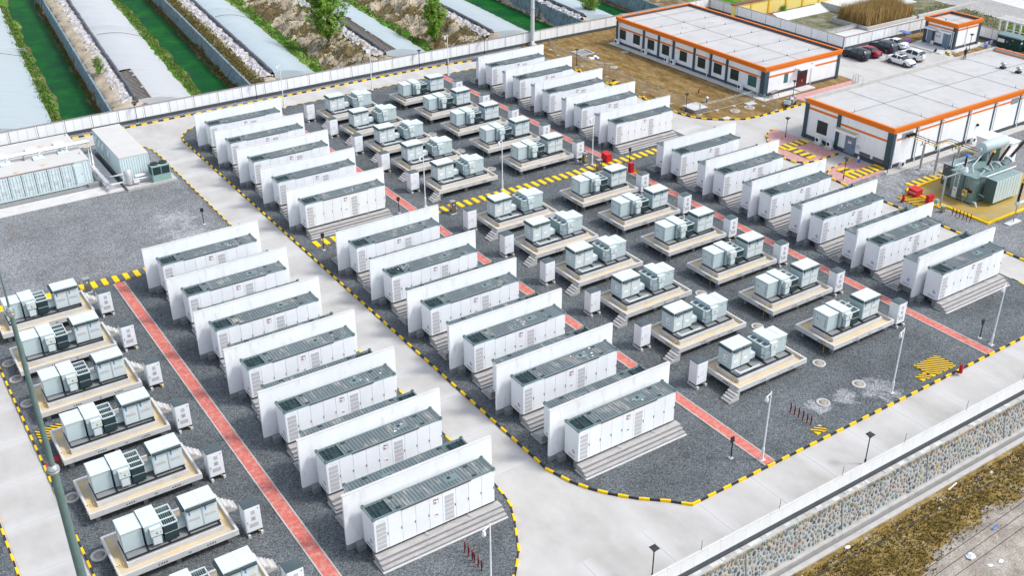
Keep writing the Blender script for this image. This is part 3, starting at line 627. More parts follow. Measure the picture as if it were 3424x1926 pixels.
# ================================================================== BATTERY UNITS
MATS['rail'] = mat('dark_red_rail', (.10,.012,.015), .5)
def snap(o): return (o, [snap(c) for c in o.children])
def stamp(sn, parent=None):
    o, ch = sn; c = o.copy(); col.objects.link(c)
    if parent is not None: c.parent = parent
    for k in ch: stamp(k, c)
    return c
_fresh = {}
def place(key, sn, x, y, rz, label, group, z=0):
    o = sn[0] if key not in _fresh else stamp(sn); _fresh[key] = 1
    o.location = (x, y, z); o.rotation_euler = (0,0,rz); o['label'] = label; o['group'] = group
    return o
CL, CW, CB, CT = 9.2, 1.60, .74, 3.52     # container length, depth, floor and roof-edge height
STK = [(YEL, -.16, .14), (RED, .0, .14), (BLUE, -.16, -.02), (BLUE, .0, -.02)]
def make_container(back=False):
    root = empty('battery_container', cat='battery container'); hx, hy = CL/2, CW/2
    B(-hx,hx,-hy+.05,hy,CB,CT-.1,W_).build('body', root)
    B(-hx+1.56,hx,-hy+.05,hy,CT-.1,CT-.03,W_).build('body_top', root)
    n = 9; w = (CL-.06)/n; pan = B(.012,w-.012,0,.05,CB+.07,CT-.12,W_)
    door0 = pan.build('door', root, (-hx+.03,-hy,0)); hd = None
    for i in range(n):
        x = -hx+.03+i*w
        if i == 0: d = door0
        else: d = inst(door0, parent=root, loc=(x,-hy,0))
        if back: continue
        if i in (0, 5):
            vt = None
            for k in range(6):
                z0 = CB+.2+k*.36
                if vt is None: vt = B(.17,w-.17,-.012,0,0,.31,LOUV).build('vent_grille', d, (0,0,z0))
                else: inst(vt, parent=d, loc=(0,0,z0))
            MB().box(.06,w-.06,-.006,0,CB+.1,CB+.13,LOUV).build('door_seam', d)
        if i != 4:
            if hd is None: hd = B(w-.075,w-.045,-.035,0,-.09,.09,BLK).build('handle', d, (0,0,2.0))
            else: inst(hd, parent=d, loc=(0,0,2.0))
        if i == 0: B(.35,.8,-.008,0,CT-.34,CT-.31,LOUV).build('name_strip', d)
        if i == 4:
            a = MB(); a.box(.33,.72,-.02,0,CT-.78,CT-.32,LOUV); a.box(.38,.66,-.025,-.02,CT-.74,CT-.36,WSTK); a.build('alarm_panel', d)
            MB().box(.40,.50,-.03,-.024,CT-.50,CT-.38,BLK).box(.54,.64,-.03,-.024,CT-.5,CT-.40,DRED).lathe((.45,-.025,CT-.65), [(.06,0),(.055,-.03)], RED, 8, 'y').build('alarm_button', d)
            MB().box(.36,.66,-.015,0,CB+.98,CB+1.18,WSTK).box(.44,.54,-.02,-.014,CB+1.03,CB+1.12,DRED).box(.56,.62,-.02,-.014,CB+1.03,CB+1.12,BLK).build('status_display', d)
    B(-hx+w*2,-hx+w*7.2,-hy-.035,-hy+.05,CT-.10,CT-.055,MATS['rail']).build('canopy_rail', root)
    B(-hx,hx,-hy+.012,-hy+.2,CB-.02,CB+.065,BLK).build('bottom_rail', root)
    if not back:
        k = MB()
        for x in (-.9, 2.4): k.tube([(x,-hy,CB+.03),(x+.06,-hy-.28,CB+.0),(x+.06,-hy-.28,CB-.16)], .03, STEEL, 6)
        k.build('drain_spout', root)
    # roof: frame, corrugated deck, dark grille bay at the left end
    m = MB(); m.box(-hx-.01,hx+.01,-hy-.01,-hy+.08,CT-.05,CT+.04,TEAL).box(-hx-.01,hx+.01,hy-.08,hy+.01,CT-.05,CT+.04,TEAL).box(-hx-.01,-hx+.09,-hy+.08,hy-.08,CT-.05,CT+.04,TEAL).box(hx-.09,hx+.01,-hy+.08,hy-.08,CT-.05,CT+.04,TEAL)
    m.build('roof_frame', root)
    m = MB(); x = -hx+1.55; P = []
    while x < hx-.1:
        P += [(x,CT-.01),(x+.10,CT-.01),(x+.14,CT+.032),(x+.21,CT+.032)]; x += .25
    P.append((hx-.09, CT-.01)); vs = [(a,-hy+.08,b) for a,b in P]+[(a,hy-.08,b) for a,b in P]; q = len(P)
    m.add(vs, [(i,i+1,q+i+1,q+i) for i in range(q-1)], ROOFM)
    m.build('corrugated_roof', root)
    m = MB(); m.box(-hx+.09,-hx+1.5,-hy+.08,hy-.08,CT-.095,CT-.085,GRIL)
    for k in range(1, 4): m.box(-hx+.09+k*.35,-hx+.12+k*.35,-hy+.08,hy-.08,CT-.05,CT-.02,DTEAL)
    m.box(-hx+.09,-hx+1.5,-.02,.02,CT-.05,CT-.02,DTEAL).box(-hx+1.5,-hx+1.56,-hy+.08,hy-.08,CT-.05,CT+.03,TEAL); m.box(-hx+.7,-hx+1.2,-hy+.14,-.06,CT-.045,CT-.03,GRIL)
    m.build('roof_grille', root)
    c = MB(); c.box(-.1,.1,-.09,.09,-.1,.1,TEAL).box(-.06,.06,-.05,.05,.1,.115,DTEAL); c0 = None
    for x in (-hx+.06, hx-.06):
        for y in (-hy+.05, hy-.05):
            if c0 is None: c0 = c.build('corner_casting', root, (x,y,CT+.02))
            else: inst(c0, parent=root, loc=(x,y,CT+.02))
    s0 = None
    for x in (-hx+1.95, hx-1.5):
        for y in (-hy+.22, hy-.25):
            if s0 is None: s0 = MB().box(-.14,.14,-.07,.07,0,.05,DTEAL).box(.05,.12,-.13,-.07,0,.05,DTEAL).build('lifting_socket', root, (x,y,CT+.02))
            else: inst(s0, parent=root, loc=(x,y,CT+.02))
    MB().box(1.15,2.1,-.25,.35,CT+.02,CT+.045,TEAL).box(1.42,1.66,.02,.24,CT+.045,CT+.06,BLK).build('roof_hatch', root)
    m = MB(); sx = -1 if not back else 1
    xx = lambda a, b: (min(sx*(hx+a), sx*(hx+b)), max(sx*(hx+a), sx*(hx+b)))
    for mm, y, z in STK: m.box(*xx(0,.008), sx*(.28)+y if sx < 0 else y+.1, (sx*.28+y if sx < 0 else y+.1)+.12, CB+.62+z, CB+.74+z, mm)
    m.build('warning_sticker', root)
    m = MB()
    for k in range(5): m.box(*xx(0,.012), -.45, .3, CB+.14+k*.05, CB+.165+k*.05, LOUV)
    m.build('side_vent', root)
    return snap(root)
def make_steps():
    root = empty('concrete_steps', cat='concrete foundation'); hx = CL/2
    # pier and beams under the container, steps along the door side
    B(-hx+.75,hx-.3,-.65,.6,-.05,CB-.03,CONCD).build('foundation_block', root)
    B(-hx+.05,-hx+.45,-.68,-.25,-.05,CB-.03,CONCD).build('pier', root)
    y0 = -CW/2
    B(-hx-.1,hx+.3,y0-1.24,y0+.2,-.05,.06,PALE).build('base_slab', root)
    for (d0, d1, h) in ((-.12, .50, .60), (.50, .80, .41), (.80, 1.10, .22)):
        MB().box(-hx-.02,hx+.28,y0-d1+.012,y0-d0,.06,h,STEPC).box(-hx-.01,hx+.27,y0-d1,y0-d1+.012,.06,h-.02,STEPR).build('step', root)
    return snap(root)
def make_firewall():
    root = empty('firewall', cat='firewall')
    B(0,11.33,0,.2,.46,4.54,WALLW).build('wall_panel', root)
    B(-.012,11.342,-.02,.22,-.05,.46,CONCD).build('plinth', root)
    for x in (.55, 10.2): B(x,x+.6,-.55,-.02,-.05,.5,CONCD).build('footing', root)
    B(-.01,11.34,-.015,.215,4.54,4.57,PALE).build('cap', root)
    return snap(root)
cf, cb_, stp, fwl = make_container(), make_container(True), make_steps(), make_firewall()
ROWS = [('A',-16.42,6.86,7,'left row'),('BU',.05,39.87,5,'far middle row'),('BL',0,0,6,'near middle row'),('DU',41.60,40.26,5,'far right row'),('DL',41.52,.33,6,'near right row')]
for key, xw, y0, n, rn in ROWS:
    for k in range(n):
        yw = y0-7*k; od = ORD[n-1-k]; xc = xw+1.05+CL/2 - (.15 if key[0] == 'D' else .0)
        if n-1-k == 0: od = 'nearest'
        if k == 0: od = 'farthest'
        place('fw', fwl, xw, yw, 0, 'tall white concrete firewall, %s of the %s' % (od + (' from the near end' if od in ORD else ''), rn), 'white firewalls between containers')
        f = '%s firewall%s' % (od, ' from the near end' if od in ORD else '')
        place('cf', cf, xc, yw-1.23, 0, 'white battery container on near side of %s, %s' % (f, rn), 'battery containers facing the camera')
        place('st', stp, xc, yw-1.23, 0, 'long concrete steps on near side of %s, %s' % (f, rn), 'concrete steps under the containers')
        place('cb', cb_, xc, yw+1.43, math.pi, 'white battery container hidden behind %s, %s' % (f, rn), 'battery containers behind the firewalls')
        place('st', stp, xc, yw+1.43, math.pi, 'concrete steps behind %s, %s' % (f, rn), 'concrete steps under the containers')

# white scraps and dried puddles left on some container roofs
_cr = random.Random(17); _tops = [o for o in bpy.data.objects if o.name.startswith('battery_container') and o.rotation_euler.z == 0]
for o in _cr.sample(_tops, 17):
    m = MB(); cx = _cr.uniform(-3, 3)
    for _ in range(_cr.randint(4, 9)):
        x, y, s = cx+_cr.gauss(0,.5), _cr.uniform(-.55,.55), _cr.uniform(.04,.13); a = _cr.uniform(0,3)
        m.add([(x+s*math.cos(a+k*1.57)*_cr.uniform(.5,1.2), y+s*math.sin(a+k*1.57)*_cr.uniform(.4,1), CT+.05) for k in range(4)], [(0,1,2,3)], WSTK)
    d = m.build('roof_scraps', o); d['kind'] = 'stuff'
# ---- raised concrete trays with the inverter and transformer skid
TW, TD, TH = 7.8, 4.4, 1.1
def make_tray(side):
    """side +1: equipment plinth starts at the left; origin = front-left ground corner"""
    root = empty('concrete_platform', cat='concrete platform')
    for (a,b,c,d) in ((0,TW,0,.16),(0,TW,TD-.16,TD),(0,.16,.16,TD-.16),(TW-.16,TW,.16,TD-.16)):
        B(a,b,c,d,TH-.42,TH,CONCL).build('rim', root)
    B(.16,TW-.16,.16,TD-.16,TH-.34,TH-.26,TRAYF).build('tray_floor', root)
    B(.75,TW-.7,.8,TD-1.05,TH-.26,TH+.12,CONCL).build('plinth', root)
    B(.85,TW-.8,.9,TD-1.15,TH+.12,TH+.13,CONCD).build('plinth_top', root)
    lg = None
    for x in (.55, 3.8, TW-.55):
        for y in (.6, TD-.6):
            if lg is None: lg = B(-.15,.15,-.15,.15,-.1,TH-.42,CONCD).build('leg', root, (x,y,0))
            else: inst(lg, parent=root, loc=(x,y,0))
    B(.35,TW-.35,.45,.7,TH-.62,TH-.42,CONCD).build('beam', root); B(.35,TW-.35,TD-.7,TD-.45,TH-.62,TH-.42,CONCD).build('beam', root)
    m = MB(); m.tube([(.1,.05,0),(.1,.05,TH-.42)], .03, DTEAL, 6); m.build('drain_pipe', root)
    m = MB()
    for x in (2.4, 5.6):
        m.add([(x,-.006,.80),(x+.13,-.006,.80),(x+.065,-.006,.93)], [(0,1,2)], BLK)
        for k in range(3): m.box(x+.2+k*.16,x+.29+k*.16,-.008,0,.81,.91,BLK)
    m.add([(-.006,1.8,.80),(-.006,1.6,.80),(-.006,1.7,.97)], [(0,1,2)], BLK)
    for k in range(3): m.box(-.008,0,1.2+k*.13,1.29+k*.13,.81,.92,BLK)
    m.build('warning_mark', root)
    m = MB().lathe((4.5,-.005,.88), [(.10,0),(.09,-.02)], STEEL, 10, 'y'); m.build('earthing_plate', root)
    m = MB(); seg = 10
    for k in range(seg): m.box(.0+k*.085, .085+k*.085, 1.02, 1.07, TH+.005, TH+.03, YEL if k % 2 == 0 else BLK)
    for k in range(9): m.box(-.035, .0, 1.02, 1.07, k*.12, .12+k*.12, YEL if k % 2 == 0 else BLK)
    m.build('earthing_strip', root)
    return snap(root)
def make_skid(side):
    """origin: front-left corner of tray. side=+1 switchgear left / inverter right, -1 inverter left / switchgear right"""
    root = empty('power_skid', cat='transformer skid'); Z = TH+.14; off = [0,0]
    def bx(x0,x1,y0,y1,z0,z1,m):      # mirrored in x when the skid is reversed
        y0, y1 = y0+off[1], y1+off[1]
        return (x0,x1,y0,y1,z0,z1,m) if side > 0 else (TW-x1-off[0],TW-x0-off[0],y0,y1,z0,z1,m)
    f = MB()
    f.box(*bx(.80,7.0,1.0,1.08,Z,Z+.1,BLK)); f.box(*bx(.80,7.0,3.1,3.18,Z,Z+.1,BLK)); f.box(*bx(.80,.88,1.08,3.1,Z,Z+.1,BLK)); f.box(*bx(6.92,7.0,1.08,3.1,Z,Z+.1,BLK))
    for x in (2.2, 3.6, 4.9): f.box(*bx(x,x+.08,1.08,3.1,Z,Z+.1,BLK))
    f.build('skid_frame', root)
    Zb = Z+.1
    # switchgear cabinet
    g = empty('switchgear_cabinet'); g.parent = root
    B(*bx(.86,2.16,1.72,3.3,Zb,2.86,LG)).build('cabinet_body', g)
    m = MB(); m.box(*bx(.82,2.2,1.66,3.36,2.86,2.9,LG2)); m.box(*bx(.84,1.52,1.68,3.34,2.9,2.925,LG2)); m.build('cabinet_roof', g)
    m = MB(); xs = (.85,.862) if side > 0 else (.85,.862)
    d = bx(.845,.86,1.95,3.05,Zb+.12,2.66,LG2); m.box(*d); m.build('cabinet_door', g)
    m = MB(); m.box(*bx(.835,.845,2.0,2.03,Zb+.4,Zb+.5,BLK)); m.box(*bx(.835,.845,1.97,1.99,Zb+.3,2.5,TEAL)); m.box(*bx(.835,.845,2.46,2.56,Zb+.7,Zb+.82,YEL)); m.box(*bx(.835,.845,2.8,2.86,Zb+.75,Zb+.95,BLK)); m.build('door_fittings', g)
    if side < 0:
        MB().box(*bx(1.45,1.53,1.708,1.72,2.5,2.58,BLK)).box(*bx(.93,.99,1.708,1.72,2.45,2.62,TEAL)).build('name_plate', g)
    if side < 0: off[:] = [-.35, .25]
    # transformer tank with lid box
    t = empty('transformer'); t.parent = root
    B(*bx(2.3,3.35,1.6,3.2,Zb,2.55,LG)).build('tank', t)
    B(*bx(2.28,3.3,1.42,3.32,2.55,2.98,LG)).build('terminal_box', t)
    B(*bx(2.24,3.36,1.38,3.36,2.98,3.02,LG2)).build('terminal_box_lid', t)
    m = MB()
    for y in (1.9, 2.7): m.box(*bx(3.3,3.36,y,y+.08,2.62,2.94,LG2)); m.box(*bx(2.22,2.28,y,y+.08,2.62,2.94,LG2))
    m.build('lid_clamp', t)
    B(*bx(2.55,3.3,1.15,1.55,2.18,2.80,LG2)).build('control_box', t)
    m = MB(); B(*bx(2.9,2.99,1.138,1.15,2.48,2.58,YEL)).build('warning_sign', t); B(*bx(2.9,2.99,1.136,1.15,2.33,2.42,DTEAL)).build('meter', t); B(*bx(2.62,2.74,1.138,1.15,2.66,2.68,BLK)).build('label_strip', t); B(*bx(3.18,3.21,1.138,1.15,2.35,2.42,BLK)).build('handle', t)
    B(*bx(2.62,3.2,1.2,1.5,1.45,2.08,LG)).build('cable_box', t)
    m = MB(); m.box(*bx(2.66,3.16,1.188,1.2,1.49,2.04,LG2)); q_ = bx(2.9,2.9,1.3,1.3,0,0,0); m.tube([(q_[0],q_[2],2.08),(q_[0],q_[2],2.18)], .05, STEEL, 6); m.build('cable_box_cover', t)
    if side < 0: off[:] = [-.75, .25]
    # radiator
    r = empty('radiator'); r.parent = root
    m = MB()
    for k in range(7): m.box(*bx(3.44+k*.13,3.49+k*.13,1.28,3.25,1.42,2.58,TEAL if side > 0 else RADL))
    m.build('radiator_fins', r)
    m = MB(); m.box(*bx(3.42,4.3,1.24,1.275,1.40,2.0,GRIL if side > 0 else RADL)); m.box(*bx(3.42,4.3,1.24,1.275,2.03,2.6,GRIL if side > 0 else RADL)); m.box(*bx(3.42,4.3,1.235,1.28,2.0,2.03,LG2)); m.build('radiator_front', r)
    if side < 0:
        m = MB(); m.box(*bx(4.3,4.315,1.3,1.62,1.5,2.5,WSTK)); m.box(*bx(4.315,4.32,1.33,1.43,1.95,2.05,YEL)); m.box(*bx(4.315,4.32,1.33,1.43,1.7,1.85,BLUE)); m.box(*bx(4.315,4.32,1.48,1.58,1.7,1.85,BLUE)); m.build('radiator_sticker', r)
    m = MB()
    for y in (1.26, 1.9, 2.55, 3.2): m.box(*bx(3.38,4.36,y,y+.07,2.60,2.68,LG2))
    m.box(*bx(3.36,3.43,1.26,3.27,2.60,2.68,LG2)); m.box(*bx(4.30,4.37,1.26,3.27,2.60,2.68,LG2)); m.build('radiator_top_frame', r)
    if side < 0: off[:] = [-.35, .35]
    # bus duct to the inverter
    B(*bx(4.36,4.98,1.75,2.35,1.55,2.05,LG2)).build('bus_duct', root)
    if side < 0: off[:] = [-.22, .65]
    # inverter: two cabinets
    v = empty('inverter'); v.parent = root
    c0 = B(*bx(4.92,5.97,1.35,2.85,Zb+.06,3.22,LG)).build('cabinet_body', v)
    B(*bx(5.99,7.04,1.35,2.85,Zb+.06,3.22,LG)).build('cabinet_body', v)
    B(*bx(4.9,7.06,1.33,2.87,Zb,Zb+.06,BLK)).build('cabinet_base', v)
    B(*bx(4.91,5.975,1.36,2.86,3.22,3.29,LG2)).build('roof_panel', v); B(*bx(5.985,7.05,1.36,2.86,3.22,3.29,LG2)).build('roof_panel', v)
    for (x0, x1) in ((4.98,5.93),(6.05,7.0)): B(*bx(x0,x1,1.332,1.35,Zb+.12,3.0,LG2)).build('cabinet_door', v)
    for (x0, x1) in ((4.98,5.93),(6.03,6.98)):
        a, b = bx(x0,x1,0,0,0,0,0)[:2]; yo = 1.27+off[1]; MB().tube([(a,yo,3.13),(b,yo,3.13)], .115, DTEAL, 8).build('rain_hood', v)
    a = 4.84 if side > 0 else TW-7.12+.22
    MB().tube([(a,1.4+off[1],3.13),(a,2.8+off[1],3.13)], .115, DTEAL, 8).build('rain_hood', v)
    DXS = 0
    m = MB()
    if side > 0:
        for x0 in (5.08, 6.15):
            for k in range(4): m.box(*bx(x0,x0+.72,1.315,1.332,2.12+k*.055,2.15+k*.055,LOUV))
        m.build('vent_strip', v)
        m = MB()
        for x0 in (5.12, 6.2): m.box(*bx(x0,x0+.08,1.318,1.332,2.82,2.95,DTEAL)); m.box(*bx(x0,x0+.1,1.316,1.332,2.62,2.78,BLUE)); m.box(*bx(x0+.42,x0+.5,1.318,1.332,2.42,2.5,YEL))
        m.build('door_label', v)
    else:
        for x0 in (5.3, 6.35): m.box(*bx(x0,x0+.42,1.318,1.332,1.95,2.2,WSTK)); m.box(*bx(x0+.16,x0+.26,1.316,1.332,2.26,2.37,YEL))
        m.box(*bx(6.35,6.7,1.318,1.332,2.75,2.95,STEEL)); m.box(*bx(6.4,6.5,1.312,1.318,2.78,2.83,YEL)); m.build('door_label', v)
        xl = TW-7.04+.22; m = MB(); m.box(xl-.012,xl,2.5,2.9,1.85,2.5,WSTK)
        for (yy, zz, mm) in ((2.55,2.25,RED),(2.72,2.25,YEL),(2.55,1.95,BLUE),(2.72,1.95,BLUE)): m.box(xl-.016,xl-.012,yy,yy+.12,zz,zz+.14,mm)
        m.build('warning_sticker', v)
        # cable tray lying in front
        m = MB(); m.box(1.3,3.5,1.15,1.27,Zb,Zb+.12,LG2); m.box(1.18,1.3,1.15,1.75,Zb,Zb+.12,LG2); m.build('cable_trunking', root)
    return snap(root)
def make_stairs():
    root = empty('concrete_stairs', cat='stairs')      # rises towards +x, origin at the foot, width along +y
    for i in range(5): B(i*.22,1.1,0,.95,i*.17-.02,(i+1)*.17,CONCL if i % 2 else CONC).build('step', root)
    return snap(root)
def make_cabinet(vent):
    root = empty('control_cabinet', cat='electrical cabinet')
    for x in (.02, .9): B(x,x+.18,-.18,1.02,-.05,.22,CONCL).build('concrete_foot', root)
    B(.03,1.07,.0,.88,.22,.36,BLK).build('plinth', root)
    B(0,1.1,0,.92,.36,2.38,W_).build('cabinet_body', root)
    MB().hexa([(-.02,-.02,2.38),(1.12,-.02,2.38),(1.12,.94,2.38),(-.02,.94,2.38)], [(.02,.02,2.43),(1.08,.02,2.43),(1.08,.9,2.43),(.02,.9,2.43)], SLATER).add([(.02,.02,2.431),(1.08,.02,2.431),(1.08,.9,2.431),(.02,.9,2.431),(.55,.46,2.47)], [(0,1,4),(1,2,4),(2,3,4),(3,0,4)], SLATER).build('roof', root)
    B(.05,1.05,-.018,0,.42,2.32,W_).build('door', root)
    m = MB()
    if vent:
        m.box(.45,.72,-.028,-.018,1.75,2.08,LOUV).box(.42,.72,-.028,-.018,1.25,1.6,LOUV).box(.25,.85,-.028,-.018,.72,1.05,LOUV).box(.5,.64,-.034,-.028,1.34,1.48,STEEL); m.build('vent', root)
        B(.93,.98,-.03,-.018,2.1,2.2,DTEAL).build('badge', root)
    else:
        m.box(.40,.70,-.024,-.018,1.15,1.45,LOUV).box(.42,.68,-.026,-.024,1.2,1.4,WSTK).box(.35,.75,-.024,-.018,2.05,2.08,LOUV); m.build('door_label', root)
    B(.13,.16,-.045,-.018,1.1,1.25,BLK).build('handle', root)
    m = MB()
    for k in range(3): m.box(.8,.86,-.03,.0,-.05+k*.12,.05+k*.12,YEL if k % 2 == 0 else BLK)
    m.build('earthing_strip', root)
    return snap(root)
trF, trM = make_tray(1), None
skP, skN, sta, cbV, cbD = make_skid(1), make_skid(-1), make_stairs(), make_cabinet(True), make_cabinet(False)
SK = [('E',-29.75,4.6,7,1,'left skid column'),('C1U',17.05,37.75,5,-1,'far centre-left skid column'),('C1L',17.05,-2.05,6,-1,'near centre-left skid column'),('C2U',28.15,38.0,5,1,'far centre-right skid column'),('C2L',28.15,-2.05,6,1,'near centre-right skid column')]
for key, x, y0, n, side, rn in SK:
    for k in range(n):
        y = y0-7*k; od = ORD[n-1-k]+' from the near end' if 0 < n-1-k and k else ('nearest' if k else 'farthest')
        place('tr', trF, x, y, 0, 'raised cream concrete tray platform, %s, %s' % (od, rn), 'raised concrete skid platforms')
        place('sk%d' % side, skP if side > 0 else skN, x, y, 0, 'pale green transformer and inverter skid, %s, %s' % (od, rn), 'inverter and transformer skids')
        if side < 0:
            place('sta', sta, x-1.05, y-.1, 0, 'small concrete stairs up to the platform, %s, %s' % (od, rn), 'small concrete stairs at the platforms')
            place('cabD', cbD, x-1.75, y+(3.0 if key == 'C1L' else 3.4), 0, 'white cabinet left of platform, %s, %s' % (od, rn), 'white control cabinets')
        else:
            if key == 'E': place('sta', sta, x+TW+1.05, y+4.2, math.pi, 'small concrete stairs right of the platform, %s, %s' % (od, rn), 'small concrete stairs at the platforms')
            place('cabV', cbV, x+TW+(.5 if key[0] == 'C' else .55), y+.15, 0, 'white vented cabinet right of platform, %s, %s' % (od, rn), 'white control cabinets')
# ================================================================== BUILDINGS
def window(parent, side, c, a0, a1, z0, z1, glass, mull=True):
    """side 'W': wall plane x=c facing -x, a along y;  side 'S': wall plane y=c facing -y, a along x"""
    def q(mb, p0, p1, d0, d1, za, zb, m):
        if side == 'W': mb.box(c-d1, c-d0, p0, p1, za, zb, m)
        else: mb.box(p0, p1, c-d1, c-d0, za, zb, m)
        return mb
    w = MB(); 
    for (p0,p1,za,zb) in ((a0,a1,z0,z0+.06),(a0,a1,z1-.06,z1),(a0,a0+.06,z0+.06,z1-.06),(a1-.06,a1,z0+.06,z1-.06)): q(w,p0,p1,.0,.02,za,zb,FRAME)
    if mull:
        zm = z0+(z1-z0)*.68; q(w,a0+.06,a1-.06,.0,.018,zm-.025,zm+.025,FRAME); am = (a0+a1)/2; q(w,am-.025,am+.025,.0,.018,z0+.06,zm-.025,FRAME)
    o = w.build('window', parent); q(MB(), a0+.06, a1-.06, -.0, .008, z0+.06, z1-.06, glass).build('pane', o)
    return o
def downpipe(parent, x, y, z1, r=.06, m=W_):
    return MB().tube([(x,y,.1),(x,y,z1-.12)], r, m, 8).lathe((x,y,z1-.22), [(r,0),(.12,.1),(.12,.22)], m, 8).build('downpipe', parent)
def flat_block(root, x0, x1, y0, y1, H, par, roofz, oh=.22, bandz=None, north_grey=False):
    """walls, dark plinth, orange cornice and stripe, parapet and flat roof"""
    zc = H-.62
    def ring(nm, X0, X1, Y0, Y1, t, z0, z1, m, skip=()):
        for s, b in (('s',(X0,X1,Y0,Y0+t)),('n',(X0,X1,Y1-t,Y1)),('w',(X0,X0+t,Y0+t,Y1-t)),('e',(X1-t,X1,Y0+t,Y1-t))):
            if s not in skip: B(*b,z0,z1,m).build(nm, root)
    ring('wall', x0, x1, y0, y1, .24, .42, zc, WALLW)
    ring('plinth', x0-.03, x1+.03, y0-.03, y1+.03, .24, -.1, .42, TRIM)
    sk = ('n',) if north_grey else ()
    # moulded cornice: two steps
    ring('cornice', x0-oh*.55, x1+oh*.55, y0-oh*.55, y1+(oh*.55 if not north_grey else 0), .3, zc, zc+.28, ORG, sk)
    ring('cornice', x0-oh, x1+oh, y0-oh, y1+(oh if not north_grey else 0), .34, zc+.28, H-.02, ORG, sk)
    ring('parapet_top', x0-oh-.03, x1+oh+.03, y0-oh-.03, y1+(oh+.03 if not north_grey else 0), .36, H-.02, H+.05, ORG, sk)
    if north_grey: B(x0-.1,x1+.1,y1-.1,y1+.2,zc,H-.12,CONC).build('parapet', root); B(x0-.12,x1+.12,y1-.14,y1+.24,H-.12,H-.04,CONC).build('parapet_top', root)
    B(x0+.02,x1-.02,y0+.02,y1-.02,roofz-.25,roofz,ROOFC).build('roof', root)
    Y1 = (y1+oh-.343) if not north_grey else y1-.106
    ring('parapet_inside', x0-oh+.343, x1+oh-.343, y0-oh+.343, Y1, .04, roofz, H-.03, SLATE if not north_grey else CONC)
def stripe(parent, side, c, a0, a1, z0, z1):
    (B(c-.012,c,a0,a1,z0,z1,ORG) if side == 'W' else B(a0,a1,c-.012,c,z0,z1,ORG)).build('orange_stripe', parent)
def roof_joint(parent, pts, z, m=None):
    mb = MB()
    for (a, b) in pts:
        d = Vector((b[0]-a[0], b[1]-a[1], 0)); n_ = Vector((-d.y, d.x, 0)).normalized()*.04
        mb.add([(a[0]-n_.x,a[1]-n_.y,z),(b[0]-n_.x,b[1]-n_.y,z),(b[0]+n_.x,b[1]+n_.y,z),(a[0]+n_.x,a[1]+n_.y,z)], [(0,1,2,3)], m or BRWN)
    mb.build('roof_joint', parent)
# long office building
b1 = empty('office_building', (0,0,0), 0, 'long white building with orange cornice and a row of nine windows', 'building')
flat_block(b1, 72.3, 87.55, 14.35, 46.9, 4.25, .3, 3.86)
WY = [(44.68,46.22),(41.2,42.85),(37.76,39.35),(34.27,35.92),(30.26,31.86),(26.24,27.87),(22.79,24.46),(19.33,21.0),(15.83,17.48)]
for i, (a0, a1) in enumerate(WY):
    window(b1, 'W', 72.3, a0, a1, .98, 2.5, TGLASS if i == 8 else GLASS)
PY = [46.9, 40.25, 36.7, 33.25, 28.65, 25.1, 21.75, 14.75]
for i, y in enumerate(PY):
    w = .55 if i in (0, 7) else .42
    B(72.18,72.3,y-w/2-.1*(i==0),y+w/2-.1*(i==0),.0,3.62,SLATE).build('pilaster', b1)
B(72.18,73.0,14.22,14.35,0,3.62,SLATE).build('pilaster', b1); B(87.1,87.6,14.22,14.35,0,3.62,SLATE).build('pilaster', b1)
for y in (46.3, 40.55, 33.6, 25.6, 15.3): downpipe(b1, 72.1, y, 3.6)
prev = 46.5
for y in PY[1:]: stripe(b1, 'W', 72.3, y+.22, prev-.3, 2.56, 2.84); prev = y
stripe(b1, 'S', 14.35, 73.0, 78.2, 2.62, 2.9); stripe(b1, 'S', 14.35, 81.2, 87.1, 2.62, 2.9)
window(b1, 'S', 14.35, 76.2, 77.0, 1.32, 2.68, TGLASS, False)
d = B(78.9,80.9,14.28,14.35,.1,2.25,MAROON).build('door', b1); B(78.9,80.9,14.29,14.35,2.25,2.95,FRAME).build('transom', d); MB().box(79.82,79.86,14.24,14.28,.9,1.2,YEL).box(79.94,79.98,14.24,14.28,.9,1.2,YEL).build('handle', d)
B(78.3,81.3,13.3,14.35,3.0,3.2,WALLW).build('door_canopy', b1)
B(78.3,81.4,12.9,14.3,-.1,.16,CONCL).build('door_step', b1); downpipe(b1, 81.7, 14.25, 3.4)
zz = 3.875; ys = [17.6,23.35,29.2,35.0,39.6,44.4]
roof_joint(b1, [((72.6,y),(87.3,y)) for y in ys]+[((79.95,14.5),(79.95,46.7))], zz)
for x in (75.1, 79.95, 84.45):
    for y in ys[:5]:
        MB().lathe((x,y,3.86), [(.07,0),(.07,.1),(.025,.14),(.012,.42)], BLK, 6).build('lightning_stub', b1)
for (x, y) in ((77.5,37.2),(78.0,36.8),(82.9,37.0),(83.4,36.6)): MB().tube([(x,y,3.86),(x,y,4.12),(x+.18,y,4.2)], .05, W_, 6).build('roof_vent', b1)
MB().tube([(72.5,46.2,3.9),(72.5,46.2,4.95),(72.5,45.6,4.95),(72.5,45.6,3.9)], .025, PIPEG, 5).tube([(72.0,46.2,4.9),(73.2,46.2,4.9),(73.2,45.6,4.9),(72,45.6,4.9)], .025, PIPEG, 5).build('roof_ladder_rail', b1)
